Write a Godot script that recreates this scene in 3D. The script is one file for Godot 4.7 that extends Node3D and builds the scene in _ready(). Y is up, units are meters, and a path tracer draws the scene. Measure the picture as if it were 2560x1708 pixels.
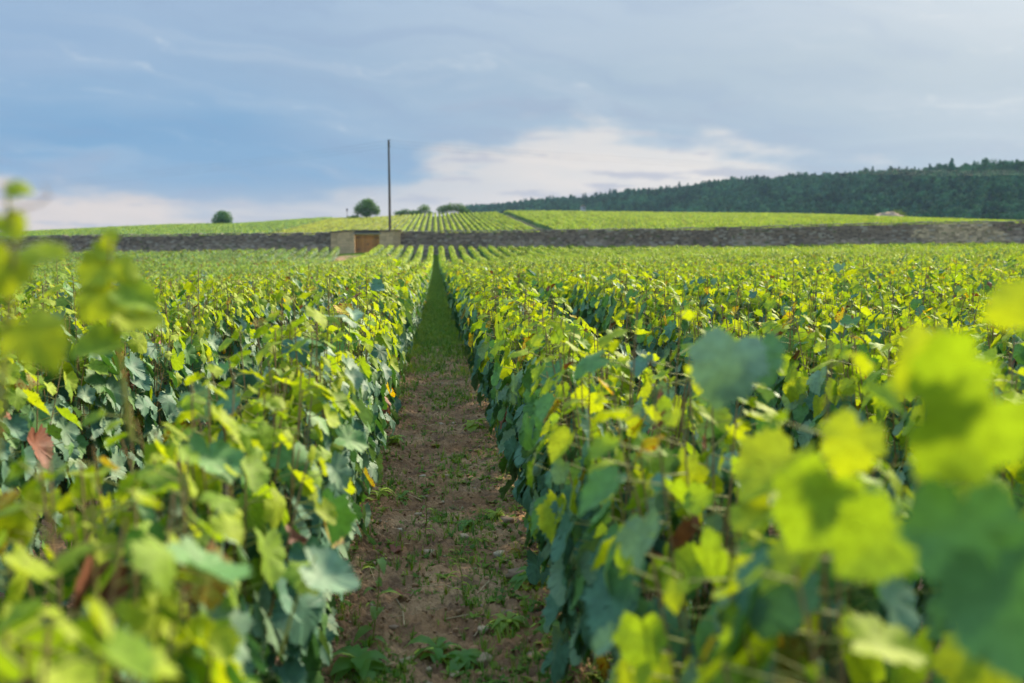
extends Node3D
# Vineyard alley leading to a dry stone wall with a wooden gate. World: x right, -z forward along the vine rows ("d" = metres forward), y up.

const EYE := 1.35
const FOCAL := 2489.0            # photograph pixels per unit slope
const NEAR_END := 26.0           # single leaves up to here, leafy lengths of row beyond
var rng := RandomNumberGenerator.new()
var noise_a := FastNoiseLite.new()
var noise_b := FastNoiseLite.new()
var M := {}
var leaf_hi: Array[ArrayMesh] = []
var leaf_mats := []
var leaf_cols: Array[Color] = []
var cane_mesh: ArrayMesh
var petiole_mesh: ArrayMesh
var trunk_meshes: Array[ArrayMesh] = []
var seg_mid: Array[ArrayMesh] = []
var seg_far: Array[ArrayMesh] = []
var seg_hill: Array[ArrayMesh] = []
var dark_mid: Array[ArrayMesh] = []
var dark_far: Array[ArrayMesh] = []
var dark_hill: Array[ArrayMesh] = []
var cam: Camera3D

# ------------------------------------------------------------------ small helpers
func lin(r: float, g: float, b: float) -> Color:
	return Color(r, g, b).linear_to_srgb()

func node(called: String, parent: Node = self) -> Node3D:
	var n := Node3D.new()
	n.name = called
	parent.add_child(n, true)
	return n

func put(called: String, mesh: Mesh, mat: Material, parent: Node = self, at := Transform3D()) -> MeshInstance3D:
	var m := MeshInstance3D.new()
	m.name = called
	m.mesh = mesh
	if mat: m.material_override = mat
	m.transform = at
	parent.add_child(m, true)
	return m

var taken := {}
func numbered(called: String) -> String:
	var k: int = taken.get(called, 0)
	taken[called] = k + 1
	return called if k == 0 else "%s_%03d" % [called, k]

func thing(called: String, label: String, category: String, group := "") -> Node3D:
	var n := Node3D.new()
	n.name = numbered(called)
	add_child(n)
	tag(n, label, category, group)
	return n

func tag(n: Node, label: String, category: String, group := "") -> void:
	n.set_meta("label", label)
	n.set_meta("category", category)
	if group: n.set_meta("group", group)

func scatter(called: String, mesh: Mesh, mat: Material, at: Array, cols: Array, parent: Node = self) -> MultiMeshInstance3D:
	var mm := MultiMesh.new()
	mm.transform_format = MultiMesh.TRANSFORM_3D
	mm.use_colors = cols.size() > 0
	mm.mesh = mesh
	mm.instance_count = at.size()
	for i in at.size():
		mm.set_instance_transform(i, at[i])
		if cols.size() > 0: mm.set_instance_color(i, cols[i])
	var o := MultiMeshInstance3D.new()
	o.name = called
	o.multimesh = mm
	o.material_override = mat
	o.set_meta("kind", "stuff")
	parent.add_child(o, true)
	return o

func table(t: Array, x: float) -> float:
	if x <= t[0][0]: return t[0][1]
	for i in range(1, t.size()):
		if x <= t[i][0]:
			var k: float = (x - t[i - 1][0]) / (t[i][0] - t[i - 1][0])
			k = k * k * (3.0 - 2.0 * k)
			return lerpf(t[i - 1][1], t[i][1], k)
	return t[-1][1]

func sm(a: float, b: float, x: float) -> float:
	var t := clampf((x - a) / (b - a), 0.0, 1.0)
	return t * t * (3.0 - 2.0 * t)

# point on the sight line through a place of the photograph, at a distance d forward
func spot(px: float, py: float, d: float) -> Vector3:
	var v := cam.transform.basis * Vector3((px - 1280.0) / FOCAL, (854.0 - py) / FOCAL, -1.0)
	return cam.position + v * (d / -v.z)

func seen_at(p: Vector3) -> Vector3:
	var v := cam.transform.affine_inverse() * p
	if v.z > -0.1: return Vector3(-9999, -9999, -1)
	return Vector3(1280.0 + v.x / -v.z * FOCAL, 854.0 - v.y / -v.z * FOCAL, -v.z)

const ONES := ["", "first", "second", "third", "fourth", "fifth", "sixth", "seventh", "eighth", "ninth", "tenth", "eleventh", "twelfth", "thirteenth", "fourteenth", "fifteenth", "sixteenth", "seventeenth", "eighteenth", "nineteenth"]
const TENS := ["", "", "twent", "thirt", "fort", "fift", "sixt", "sevent", "eight", "ninet"]
func ordinal(n: int) -> String:
	if n < 20: return ONES[n]
	return TENS[n / 10] + ("ieth" if n % 10 == 0 else "y-" + ONES[n % 10])

# ------------------------------------------------------------------ terrain
const FIELD := [[-80.0, -0.6], [-45.0, -0.45], [-30.0, -0.35], [-12.0, -0.1], [-7.0, 0.12], [-3.0, 0.0], [0.0, -0.05], [9.0, -0.07], [29.0, 0.0], [38.0, 0.26], [50.0, 0.53], [70.0, 0.9], [100.0, 1.2]]
const DIP := [[-40.0, 1.1], [-12.0, 0.95], [-5.0, 0.80], [-1.0, 0.98], [2.0, 1.0], [10.0, 0.75], [25.0, 0.35], [45.0, 0.15]]
const CREST := [[-220.0, 0.5], [-109.0, 3.0], [-54.0, 5.4], [-20.0, 7.3], [0.0, 8.4], [18.0, 8.8], [81.0, 8.2], [148.0, 6.2], [260.0, 4.0]]
const RIDGE := [[0.02, 0.030], [0.04, 0.0337], [0.132, 0.0414], [0.219, 0.0502], [0.307, 0.0600], [0.394, 0.0655], [0.482, 0.0711], [0.592, 0.0787], [0.75, 0.086], [1.0, 0.090]]
func ridge_far(s: float) -> float:
	return lerpf(880.0, 480.0, clampf((s - 0.04) / 0.55, 0.0, 1.0))

func gy(x: float, d: float) -> float:
	# the field dips between the camera and the wall, deepest on the left
	var left := sm(-1.2, -6.0, x)
	var dip := -0.97 * sin(PI * 0.5 * clampf((d - lerpf(9.0, 3.0, left)) / lerpf(63.0, 30.0, left), 0.0, 1.0)) * (1.0 - sm(74.0, 106.0, d))
	var f := table(FIELD, x) * sm(50.0, 100.0, d) + dip * table(DIP, x)
	if d > 108.0:
		var c := table(CREST, x)
		var k := clampf((d - 108.0) / 157.0, 0.0, 1.0)
		var up := k if d < 240.0 else lerpf(k, 1.0 - (d - 240.0) * 0.012, sm(240.0, 290.0, d))
		f = lerpf(f, c, clampf(up, 0.35, 1.0)) if d > 240.0 else lerpf(f, c, k)
	if d > 330.0:
		var s := x / d
		var r := ridge_far(s)
		var top := EYE + table(RIDGE, s) * r - 5.2
		if s < 0.02: top *= sm(-0.25, 0.02, s)
		f = lerpf(f, maxf(top, f * 0.5), sm(r * 0.62, r, d))
	return f

func ground_colour(x: float, d: float) -> Color:
	var soil := Color(0.25, 0.142, 0.078)
	var green := Color(0.070, 0.120, 0.022)
	var lane := Color(0.34, 0.19, 0.10)
	var n := noise_a.get_noise_2d(x * 3.0, d * 3.0) * 0.5 + 0.5
	var c := soil.lerp(green, sm(9.0, 24.0, d + n * 12.0 - 6.0) * 0.8)
	if d < 108.0:
		var edge := -6.6 - (d - 53.0) * 0.062
		if x < -5.0 and x > edge:
			c = lane.lerp(green, sm(0.5, 0.75, n))
		if d > 97.0: c = c.lerp(green, 0.5)
	else:
		c = Color(0.085, 0.075, 0.030).lerp(green, n)
		if x > 15.2 and x < 17.4: c = Color(0.17, 0.145, 0.06)
		if d > 300.0: c = Color(0.03, 0.05, 0.025)
	return c

func build_terrain() -> void:
	var xs := PackedFloat32Array()
	var ds := PackedFloat32Array()
	var x := -420.0
	while x < 900.0:
		xs.append(x)
		var ax := absf(x)
		x += 0.5 if ax < 12.0 else (2.0 if ax < 60.0 else (6.0 if ax < 200.0 else 20.0))
	var d := -25.0
	while d < 1500.0:
		ds.append(d)
		d += 0.6 if d < 20.0 else (2.0 if d < 130.0 else (5.0 if d < 320.0 else 18.0))
	var v := PackedVector3Array()
	var nn := PackedVector3Array()
	var cc := PackedColorArray()
	var ii := PackedInt32Array()
	for j in ds.size():
		for i in xs.size():
			var px := xs[i]
			var pd := ds[j]
			var y := gy(px, pd) + noise_a.get_noise_2d(px * 2.0, pd * 2.0) * 0.02 - 0.02
			v.append(Vector3(px, y, -pd))
			var e := 1.0 if pd < 330.0 else 10.0
			nn.append(Vector3(gy(px - e, pd) - gy(px + e, pd), 2.0 * e, gy(px, pd + e) - gy(px, pd - e)).normalized())
			cc.append(ground_colour(px, pd))
	var w := xs.size()
	for j in ds.size() - 1:
		for i in w - 1:
			var a := j * w + i
			ii.append_array([a, a + w, a + 1, a + 1, a + w, a + w + 1])
	var arr := []
	arr.resize(Mesh.ARRAY_MAX)
	arr[Mesh.ARRAY_VERTEX] = v
	arr[Mesh.ARRAY_NORMAL] = nn
	arr[Mesh.ARRAY_COLOR] = cc
	arr[Mesh.ARRAY_INDEX] = ii
	var am := ArrayMesh.new()
	am.add_surface_from_arrays(Mesh.PRIMITIVE_TRIANGLES, arr)
	put("ground", am, M.ground).set_meta("kind", "structure")

# crumbly bare soil of the near alley, real clods and cracks
var clods := FastNoiseLite.new()
func soil_height(x: float, d: float) -> float:
	var a := noise_b.get_noise_2d(x * 10.0, d * 10.0)
	var b := noise_b.get_noise_2d(x * 27.0 + 50.0, d * 27.0)
	var wx := x + b * 0.02
	var wd := d + a * 0.03
	var big := clampf((clods.get_noise_2d(wx * 15.0, wd * 15.0) + 1.0) * 2.6, 0.0, 1.0)      # cracked crust, hand-sized plates
	var small := clampf((clods.get_noise_2d(wx * 44.0 + 9.0, wd * 44.0) + 1.0) * 2.0, 0.0, 1.0)  # crumbs
	var rough := sm(-0.25, 0.25, a)
	var track := sm(0.16, 0.3, absf(x - 0.05)) * 0.02
	return 0.004 + track + a * 0.024 + b * 0.010 + (big - 0.6) * 0.020 + (small - 0.5) * 0.016 * (0.35 + rough)

func build_soil() -> void:
	clods.seed = 3
	clods.noise_type = FastNoiseLite.TYPE_CELLULAR
	clods.cellular_distance_function = FastNoiseLite.DISTANCE_EUCLIDEAN
	clods.cellular_return_type = FastNoiseLite.RETURN_DISTANCE2_SUB
	clods.fractal_type = FastNoiseLite.FRACTAL_NONE
	clods.frequency = 1.0
	var st := SurfaceTool.new()
	st.begin(Mesh.PRIMITIVE_TRIANGLES)
	st.set_smooth_group(0)
	var step := 0.0125
	var nx := int(1.25 / step)
	var rows := PackedFloat32Array()
	var dd := 1.9
	while dd < 13.0:
		rows.append(dd)
		dd += step if dd < 7.5 else step * 1.8
	var nd := rows.size() - 1
	for j in nd + 1:
		for i in nx + 1:
			var x := -0.58 + i * step
			var d := rows[j]
			var edge := sm(0.0, 0.22, minf(minf(x + 0.58, 0.67 - x), 12.9 - d))
			var h := soil_height(x, d) * edge - 0.03 * (1.0 - edge)
			var n := noise_a.get_noise_2d(x * 20.0, d * 20.0)
			var m := noise_b.get_noise_2d(x * 60.0, d * 60.0)
			var c := Color(0.320, 0.180, 0.085).lerp(Color(0.50, 0.335, 0.185), clampf(n * 1.1 + 0.4, 0.0, 1.0))
			c = c.lerp(Color(0.115, 0.062, 0.036), clampf(m * 1.1 + 0.12, 0.0, 0.75))
			st.set_color(c)
			st.add_vertex(Vector3(x, h, -d))
	var w := nx + 1
	for j in nd:
		for i in nx:
			var a := j * w + i
			for k in [a, a + w, a + 1, a + 1, a + w, a + w + 1]: st.add_index(k)
	st.generate_normals()
	put("bare_soil", st.commit(), M.soil).set_meta("kind", "structure")

# ------------------------------------------------------------------ materials and textures
func noise_tex(freq: float, oct: int, ramp: Array, size := 512, seed_ := 1) -> NoiseTexture2D:
	var n := FastNoiseLite.new()
	n.seed = seed_
	n.noise_type = FastNoiseLite.TYPE_SIMPLEX_SMOOTH
	n.frequency = freq
	n.fractal_octaves = oct
	var t := NoiseTexture2D.new()
	t.width = size
	t.height = size
	t.seamless = true
	t.noise = n
	if ramp.size() > 0:
		var g := Gradient.new()
		g.offsets = PackedFloat32Array()
		var offs := PackedFloat32Array()
		var cols := PackedColorArray()
		for r in ramp:
			offs.append(r[0])
			cols.append(r[1])
		g.offsets = offs
		g.colors = cols
		t.color_ramp = g
	return t

func mat(c: Color, rough := 0.9) -> StandardMaterial3D:
	var m := StandardMaterial3D.new()
	m.albedo_color = c
	m.roughness = rough
	return m

func vmat(rough := 0.9) -> StandardMaterial3D:
	var m := mat(Color.WHITE, rough)
	m.vertex_color_use_as_albedo = true
	return m

func dist_seg(p: Vector2, a: Vector2, b: Vector2) -> float:
	var ab := b - a
	var t := clampf((p - a).dot(ab) / ab.length_squared(), 0.0, 1.0)
	return p.distance_to(a + ab * t)

func leaf_texture(spots: bool) -> ImageTexture:
	var n := 192
	var im := Image.create(n, n, false, Image.FORMAT_RGB8)
	var tips := [Vector2(0, 1.0), Vector2(0.52, 0.3), Vector2(-0.52, 0.3), Vector2(0.34, 0.72), Vector2(-0.34, 0.72), Vector2(0.33, -0.14), Vector2(-0.33, -0.14)]
	var segs := []
	for t in tips:
		segs.append([Vector2.ZERO, t, 0.016])
		for k in range(1, 5):
			var p: Vector2 = t * (k * 0.2)
			var dir: Vector2 = t.normalized()
			for s in [-1.0, 1.0]:
				segs.append([p, p + dir.rotated(s * 0.75) * (0.24 - k * 0.03), 0.008])
	var fn := FastNoiseLite.new()
	fn.seed = 9
	fn.frequency = 0.03
	for j in n:
		for i in n:
			var p := Vector2((i + 0.5) / n * 1.3 - 0.65, (1.0 - (j + 0.5) / n) * 1.3 - 0.22)
			var vein := 0.0
			for s in segs:
				var q := dist_seg(p, s[0], s[1])
				vein = maxf(vein, 1.0 - q / s[2] if q < s[2] else 0.0)
			var mott := fn.get_noise_2d(i * 1.0, j * 1.0)
			var c := Color(0.88, 0.90, 0.88) * (1.0 + mott * 0.16)
			c = c.lerp(Color(1.0, 1.0, 0.93), vein * 0.85)
			if spots:
				var e := fn.get_noise_2d(i * 1.2 + 400.0, j * 1.2 + 90.0) + p.distance_to(Vector2(0, 0.35)) * 0.75 - 0.28
				c = c.lerp(Color(1.0, 0.80, 0.45), sm(0.0, 0.22, e) * 0.8)
				c = c.lerp(Color(0.62, 0.26, 0.16), sm(0.22, 0.36, e) * 0.9)
			im.set_pixel(i, j, Color(clampf(c.r, 0, 1), clampf(c.g, 0, 1), clampf(c.b, 0, 1)))
	return ImageTexture.create_from_image(im)

func leafy(rough := 0.66, back := Color(1.0, 0.97, 0.50)) -> StandardMaterial3D:
	var m := StandardMaterial3D.new()
	m.roughness = rough
	m.metallic_specular = 0.36
	m.backlight_enabled = true
	m.backlight = back
	return m

func build_materials() -> void:
	noise_a.seed = 4
	noise_a.frequency = 0.09
	noise_a.fractal_octaves = 4
	noise_b.seed = 11
	noise_b.frequency = 0.09
	noise_b.fractal_octaves = 3
	var soil_t := noise_tex(0.02, 5, [[0.0, Color(0.74, 0.72, 0.70)], [0.5, Color(0.90, 0.89, 0.88)], [1.0, Color(1, 1, 1)]])
	var bump := noise_tex(0.03, 6, [], 512, 3)
	M.ground = vmat(0.95)
	M.ground.albedo_texture = soil_t
	M.ground.uv1_triplanar = true
	M.ground.uv1_world_triplanar = true
	M.ground.uv1_scale = Vector3(0.7, 0.7, 0.7)
	M.ground.heightmap_enabled = true
	M.ground.heightmap_texture = bump
	M.ground.heightmap_scale = 4.0
	M.soil = vmat(0.95)
	M.soil.albedo_texture = soil_t
	M.soil.uv1_triplanar = true
	M.soil.uv1_world_triplanar = true
	M.soil.uv1_scale = Vector3(3.1, 3.1, 3.1)
	M.soil.heightmap_enabled = true
	M.soil.heightmap_texture = bump
	M.soil.heightmap_scale = 1.2
	# leaves: bluish mature, mid green, fresh green, yellow green, yellow, red-brown, pale sprayed
	leaf_cols = [Color(0.088, 0.205, 0.135), Color(0.105, 0.245, 0.065), Color(0.285, 0.435, 0.040), Color(0.430, 0.530, 0.032), Color(0.640, 0.540, 0.035), Color(0.240, 0.085, 0.055), Color(0.185, 0.300, 0.185), Color(0.380, 0.350, 0.070)]
	var ta := leaf_texture(false)
	var tb := leaf_texture(true)
	for i in leaf_cols.size():
		var m := leafy() if i in [2, 3, 4, 7] else leafy(0.62, Color(0.62, 0.66, 0.38))
		var c := leaf_cols[i]
		m.albedo_color = lin(c.r, c.g, c.b)
		m.albedo_texture = tb if i == 7 or i == 4 else ta
		leaf_mats.append(m)
	M.leaves = leafy()
	M.leaves.vertex_color_use_as_albedo = true
	M.leaves.albedo_texture = ta
	M.leaves_old = leafy(0.62, Color(0.62, 0.66, 0.38))
	M.leaves_old.vertex_color_use_as_albedo = true
	M.leaves_old.albedo_texture = ta
	M.leaves_spotted = leafy()
	M.leaves_spotted.vertex_color_use_as_albedo = true
	M.leaves_spotted.albedo_texture = tb
	M.far_leaves = leafy(0.62, Color(0.88, 0.88, 0.46))
	M.far_leaves.vertex_color_use_as_albedo = true
	M.tree_leaves = leafy(0.85, Color(0.65, 0.75, 0.45))
	M.tree_leaves.metallic_specular = 0.12
	M.tree_leaves.vertex_color_use_as_albedo = true
	M.grass = leafy(0.6, Color(0.9, 0.95, 0.45))
	M.grass.vertex_color_use_as_albedo = true
	M.cane = mat(lin(0.22, 0.14, 0.055), 0.7)
	M.green_stem = leafy(0.6, Color(0.5, 0.5, 0.2))
	M.green_stem.albedo_color = lin(0.22, 0.24, 0.06)
	M.bark = mat(lin(0.075, 0.055, 0.042), 0.95)
	M.bark.heightmap_enabled = true
	M.bark.heightmap_texture = bump
	M.bark.heightmap_scale = 2.0
	M.bark.uv1_triplanar = true
	M.bark.uv1_scale = Vector3(6, 1.5, 6)
	M.wire = mat(lin(0.16, 0.16, 0.16), 0.6)
	M.wire.metallic = 0.5
	M.stake = mat(lin(0.13, 0.10, 0.075), 0.85)
	M.grape = mat(lin(0.012, 0.010, 0.022), 0.42)
	M.stone = vmat(0.95)
	M.stone.albedo_texture = noise_tex(0.03, 5, [[0.0, Color(0.72, 0.71, 0.69)], [0.5, Color(0.92, 0.91, 0.90)], [1.0, Color(1, 1, 1)]], 512, 21)
	M.stone.uv1_triplanar = true
	M.stone.uv1_world_triplanar = true
	M.stone.uv1_scale = Vector3(0.8, 0.8, 0.8)
	M.stone.heightmap_enabled = true
	M.stone.heightmap_texture = bump
	M.stone.heightmap_scale = 3.0
	M.wood = vmat(0.75)
	M.wood.albedo_texture = noise_tex(0.02, 4, [[0.0, Color(0.72, 0.68, 0.62)], [0.5, Color(0.92, 0.90, 0.88)], [1.0, Color(1, 1, 1)]], 256, 31)
	M.wood.uv1_triplanar = true
	M.wood.uv1_scale = Vector3(3.0, 0.25, 3.0)
	M.pole = mat(lin(0.115, 0.105, 0.090), 0.9)
	M.pole.albedo_texture = M.wood.albedo_texture
	M.pole.uv1_triplanar = true
	M.pole.uv1_scale = Vector3(1.5, 0.12, 1.5)
	M.iron = mat(lin(0.05, 0.05, 0.05), 0.6)
	M.chip = vmat(0.9)
	M.chip.albedo_texture = M.stone.albedo_texture
	M.chip.uv1_triplanar = true
	M.chip.uv1_scale = Vector3(6, 6, 6)

# ------------------------------------------------------------------ meshes
# a vine leaf: five lobes, toothed rim, folded on the midrib and cupped; petiole at the origin, tip along y, upper face towards z
func make_leaf(seed_: int, teeth: bool) -> ArrayMesh:
	var r := RandomNumberGenerator.new()
	r.seed = seed_
	var half := [Vector2(0.02, -0.01), Vector2(0.10, -0.13), Vector2(0.26, -0.18), Vector2(0.40, -0.08), Vector2(0.45, 0.06), Vector2(0.50, 0.16), Vector2(0.57, 0.31), Vector2(0.50, 0.40), Vector2(0.43, 0.46), Vector2(0.42, 0.58), Vector2(0.37, 0.72), Vector2(0.27, 0.75), Vector2(0.20, 0.82), Vector2(0.12, 0.90)]
	var out := PackedVector2Array()
	var deep := r.randf_range(-0.03, 0.05)
	for s in [1, -1]:
		var pts := []
		for i in half.size():
			var p: Vector2 = half[i]
			if i == 8: p.x -= deep
			p += Vector2(r.randf_range(-0.03, 0.03), r.randf_range(-0.03, 0.03))
			p.x = maxf(p.x, 0.012) * s
			pts.append(p)
			if teeth and i > 1 and i < half.size() - 1:
				for f in [0.33, 0.66]:
					var q: Vector2 = half[i].lerp(half[i + 1], f)
					q = Vector2(0, 0.33) + (q - Vector2(0, 0.33)) * (r.randf_range(1.06, 1.15) if f < 0.5 else r.randf_range(0.95, 1.02))
					q.x *= s
					pts.append(q)
		if s == 1:
			for p in pts: out.append(p)
			out.append(Vector2(r.randf_range(-0.04, 0.04), 1.0 + r.randf_range(-0.04, 0.04)))
		else:
			pts.reverse()
			for p in pts: out.append(p)
	var fold := r.randf_range(-0.12, 0.48)
	var cup := r.randf_range(-0.45, 0.60)
	var curl := r.randf_range(-0.1, 0.45)
	var wave := r.randf_range(0.025, 0.075)
	var ph := r.randf() * TAU
	var mid := Vector2(0.0, 0.30)
	var st := SurfaceTool.new()
	st.begin(Mesh.PRIMITIVE_TRIANGLES)
	st.set_smooth_group(0)
	var n := out.size()
	var lift := func(p: Vector2, k: float) -> Vector3:
		var a := atan2(p.x, p.y - 0.3)
		var z := absf(p.x) * fold - (p - mid).length_squared() * cup - maxf(p.y - 0.45, 0.0) ** 2 * curl
		z += sin(a * 3.0 + ph) * wave * k * k * k + sin(a * 7.0 + ph * 2.0) * wave * 0.35 * k * k * k
		return Vector3(p.x, p.y, z)
	var rings := [0.0, 0.55, 1.0]
	for k in [1, 2]:
		for i in n:
			var p: Vector2 = mid.lerp(out[i], rings[k])
			st.set_uv(Vector2((p.x + 0.65) / 1.3, 1.0 - (p.y + 0.22) / 1.3))
			st.add_vertex(lift.call(p, rings[k]))
	st.set_uv(Vector2((mid.x + 0.65) / 1.3, 1.0 - (mid.y + 0.22) / 1.3))
	st.add_vertex(lift.call(mid, 0.0))
	for i in n:
		var j := (i + 1) % n
		for k in [2 * n, i, j]: st.add_index(k)
		for k in [i, n + i, j, j, n + i, n + j]: st.add_index(k)
	st.generate_normals()
	return st.commit()

# one triangle whose front (clockwise) side looks along n
func tri(st: SurfaceTool, a: Vector3, b: Vector3, c: Vector3, na: Vector3, nb: Vector3, nc: Vector3) -> void:
	var flip := (b - a).cross(c - a).dot(na + nb + nc) > 0.0
	st.set_normal(na)
	st.add_vertex(a)
	if flip:
		st.set_normal(nc)
		st.add_vertex(c)
	st.set_normal(nb)
	st.add_vertex(b)
	if not flip:
		st.set_normal(nc)
		st.add_vertex(c)

func tube(st: SurfaceTool, pts: Array, rads: Array, sides := 6) -> void:
	for k in pts.size() - 1:
		var a: Vector3 = pts[k]
		var b: Vector3 = pts[k + 1]
		var z := (b - a).normalized()
		var x := z.cross(Vector3(0.31, 0.2, 0.93)).normalized()
		var y := z.cross(x)
		for i in sides:
			var t0 := TAU * i / sides
			var t1 := TAU * (i + 1) / sides
			var n0 := x * cos(t0) + y * sin(t0)
			var n1 := x * cos(t1) + y * sin(t1)
			var p := [a + n0 * rads[k], a + n1 * rads[k], b + n0 * rads[k + 1], b + n1 * rads[k + 1]]
			tri(st, p[0], p[1], p[2], n0, n1, n0)
			tri(st, p[1], p[3], p[2], n1, n1, n0)

func tube_mesh(pts: Array, rads: Array, sides := 6) -> ArrayMesh:
	var st := SurfaceTool.new()
	st.begin(Mesh.PRIMITIVE_TRIANGLES)
	tube(st, pts, rads, sides)
	return st.commit()

func between(a: Vector3, b: Vector3, thick := 1.0) -> Transform3D:
	var y := b - a
	var x := y.cross(Vector3(0.3, 0.1, 0.9)).normalized()
	var z := x.cross(y).normalized()
	return Transform3D(Basis(x * thick, y, z * thick), a)

func leaf_at(p: Vector3, normal: Vector3, tip: Vector3, size: float) -> Transform3D:
	var z := normal.normalized()
	var y := (tip - z * tip.dot(z))
	if y.length() < 0.05: y = z.cross(Vector3(1, 0.2, 0.1))
	y = y.normalized()
	return Transform3D(Basis(y.cross(z) * size, y * size, z * size), p)

# Shoots of one length of row, in the row's own frame (x across, y up from the soil, z = -distance). Returns leaf places, colours, kinds, canes and petioles.
func grow(r: RandomNumberGenerator, d0: float, d1: float, shoots: float, tall: float, spread: float, fresh: float, size_mul: float) -> Dictionary:
	var at := []
	var tone := PackedInt32Array()
	var kind := PackedInt32Array()
	var canes := []
	var pets := []
	var n := int((d1 - d0) * shoots)
	for i in n:
		var d := d0 + (d1 - d0) * (i + r.randf()) / n
		var s := 1.0 if r.randf() < 0.5 else -1.0
		var top := tall * r.randf_range(0.84, 1.02) + noise_a.get_noise_2d(d * 4.0, tall * 50.0) * 0.10
		var odd := r.randf()
		if odd < 0.055: top += r.randf_range(0.05, 0.22)
		var low := r.randf_range(0.20, 0.44)
		var x0 := s * r.randf_range(0.01, 0.09) * spread
		var x1 := x0 + s * r.randf_range(-0.05, 0.11) * spread
		var dz := r.randf_range(-0.16, 0.16)
		canes.append(between(Vector3(x0, low, -d), Vector3(lerpf(x0, x1, 0.5), (low + top) * 0.5, -d - dz * 0.4), 1.0))
		canes.append(between(Vector3(lerpf(x0, x1, 0.5), (low + top) * 0.5, -d - dz * 0.4), Vector3(x1, top, -d - dz), 0.75))
		var y := low
		var alt := 1.0
		while y < top:
			var t := (y - low) / (top - low)
			var px := lerpf(x0, x1, t)
			var pz := -d - dz * t
			alt = -alt
			var side := s if r.randf() < 0.66 else -s
			var above := y > tall * 0.90
			var tipk := clampf((top - y) / 0.13, 0.0, 1.0)
			var out := Vector3(side * r.randf_range(0.35, 1.0), 0, alt * r.randf_range(0.1, 0.9)).normalized()
			var pl := r.randf_range(0.05, 0.11) * (0.35 + 0.65 * tipk)
			var a := Vector3(px, y, pz)
			var b := a + (out * Vector3(spread, 1, 1) + Vector3(0, r.randf_range(0.1, 0.6), 0)).normalized() * pl
			# old leaves low on the wood are large and hang like shingles; young ones at the shoot ends are small and held flat
			var age := (top - y) / tall
			var old := age > 0.20
			var size := (r.randf_range(0.062, 0.098) if r.randf() < 0.75 else r.randf_range(0.038, 0.062)) * (0.40 + 0.60 * tipk) * size_mul
			if old and r.randf() < 0.7: size = r.randf_range(0.080, 0.122) * lerpf(1.0, size_mul, 0.7)
			var up := r.randf_range(0.15, 0.75) if not above else r.randf_range(0.6, 2.0)
			var nrm := out * r.randf_range(0.5, 1.0) + Vector3(side * 0.25, up, 0) + Vector3(r.randf_range(-0.4, 0.4), r.randf_range(-0.3, 0.3), r.randf_range(-0.4, 0.4))
			var tip := out * r.randf_range(0.2, 0.8) + Vector3(r.randf_range(-0.4, 0.4), r.randf_range(-1.1, -0.25), r.randf_range(-0.5, 0.5))
			if old:
				nrm = Vector3(side, 0, out.z * 0.45) + Vector3(r.randf_range(-0.22, 0.22), r.randf_range(0.0, 0.65), r.randf_range(-0.25, 0.25))
				tip = Vector3(r.randf_range(-0.3, 0.3), -1.0, r.randf_range(-0.45, 0.45))
			if tipk < 0.5: tip = out + Vector3(0, r.randf_range(0.0, 0.8), 0)
			at.append(leaf_at(b, nrm, tip, size))
			pets.append(between(a, b, 1.0))
			# young leaves grow at the ends of the shoots, old ones lower on the wood
			var q := r.randf()
			var c := 0
			var w := r.randf()
			if q < 0.011: c = 5
			elif q < 0.028: c = 7
			elif q < (0.031 if old else 0.040): c = 4
			elif age < 0.11:
				c = 3 if w < 0.62 * fresh else (2 if w < 0.25 + 0.75 * fresh else 1)
			elif age < 0.22:
				c = 3 if w < 0.18 * fresh else (2 if w < 0.50 * fresh else (1 if w < 0.72 else (0 if w < 0.88 else 6)))
			else:
				c = 0 if w < 0.54 else (6 if w < 0.82 else (1 if w < 0.97 else 2))
			tone.append(c)
			kind.append(r.randi() % 10)
			y += r.randf_range(0.030, 0.062) * (1.25 if old else 1.0)
	return {"at": at, "tone": tone, "kind": kind, "canes": canes, "pets": pets}

# a leafy length of vine row, its leaves as small folded plates in one mesh
func make_segment(seed_: int, length: float, shoots: float, size_mul: float, keep: float, tall: float, fresh := 1.0) -> ArrayMesh:
	var r := RandomNumberGenerator.new()
	r.seed = seed_
	var g := grow(r, -length * 0.5, length * 0.5, shoots, tall, 1.0, fresh, size_mul)
	var st := SurfaceTool.new()
	st.begin(Mesh.PRIMITIVE_TRIANGLES)
	var rim := [Vector3(0, -0.05, 0), Vector3(0.36, -0.14, 0.04), Vector3(0.52, 0.28, 0.05), Vector3(0.30, 0.74, 0.0), Vector3(0, 1.0, -0.1), Vector3(-0.30, 0.74, 0.0), Vector3(-0.52, 0.28, 0.05), Vector3(-0.36, -0.14, 0.04)]
	for i in g.at.size():
		if r.randf() > keep: continue
		var t: Transform3D = g.at[i]
		var c: Color = leaf_cols[g.tone[i]]
		c = c * r.randf_range(0.8, 1.15)
		st.set_color(c)
		var mid := t * Vector3(0, 0.3, -0.08)
		var nz := t.basis.z.normalized()
		for k in 8:
			if size_mul > 1.6 and k % 2 == 1: continue
			var kk := (k + (2 if size_mul > 1.6 else 1)) % 8
			tri(st, mid, t * rim[k], t * rim[kk], nz, nz, nz)
	for t in g.canes:
		if size_mul > 1.6: break
		st.set_color(Color(0.15, 0.085, 0.04))
		var a: Vector3 = t.origin
		var b: Vector3 = t * Vector3(0, 1, 0)
		tube(st, [a, b], [0.005, 0.004], 3)
	return st.commit()

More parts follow.
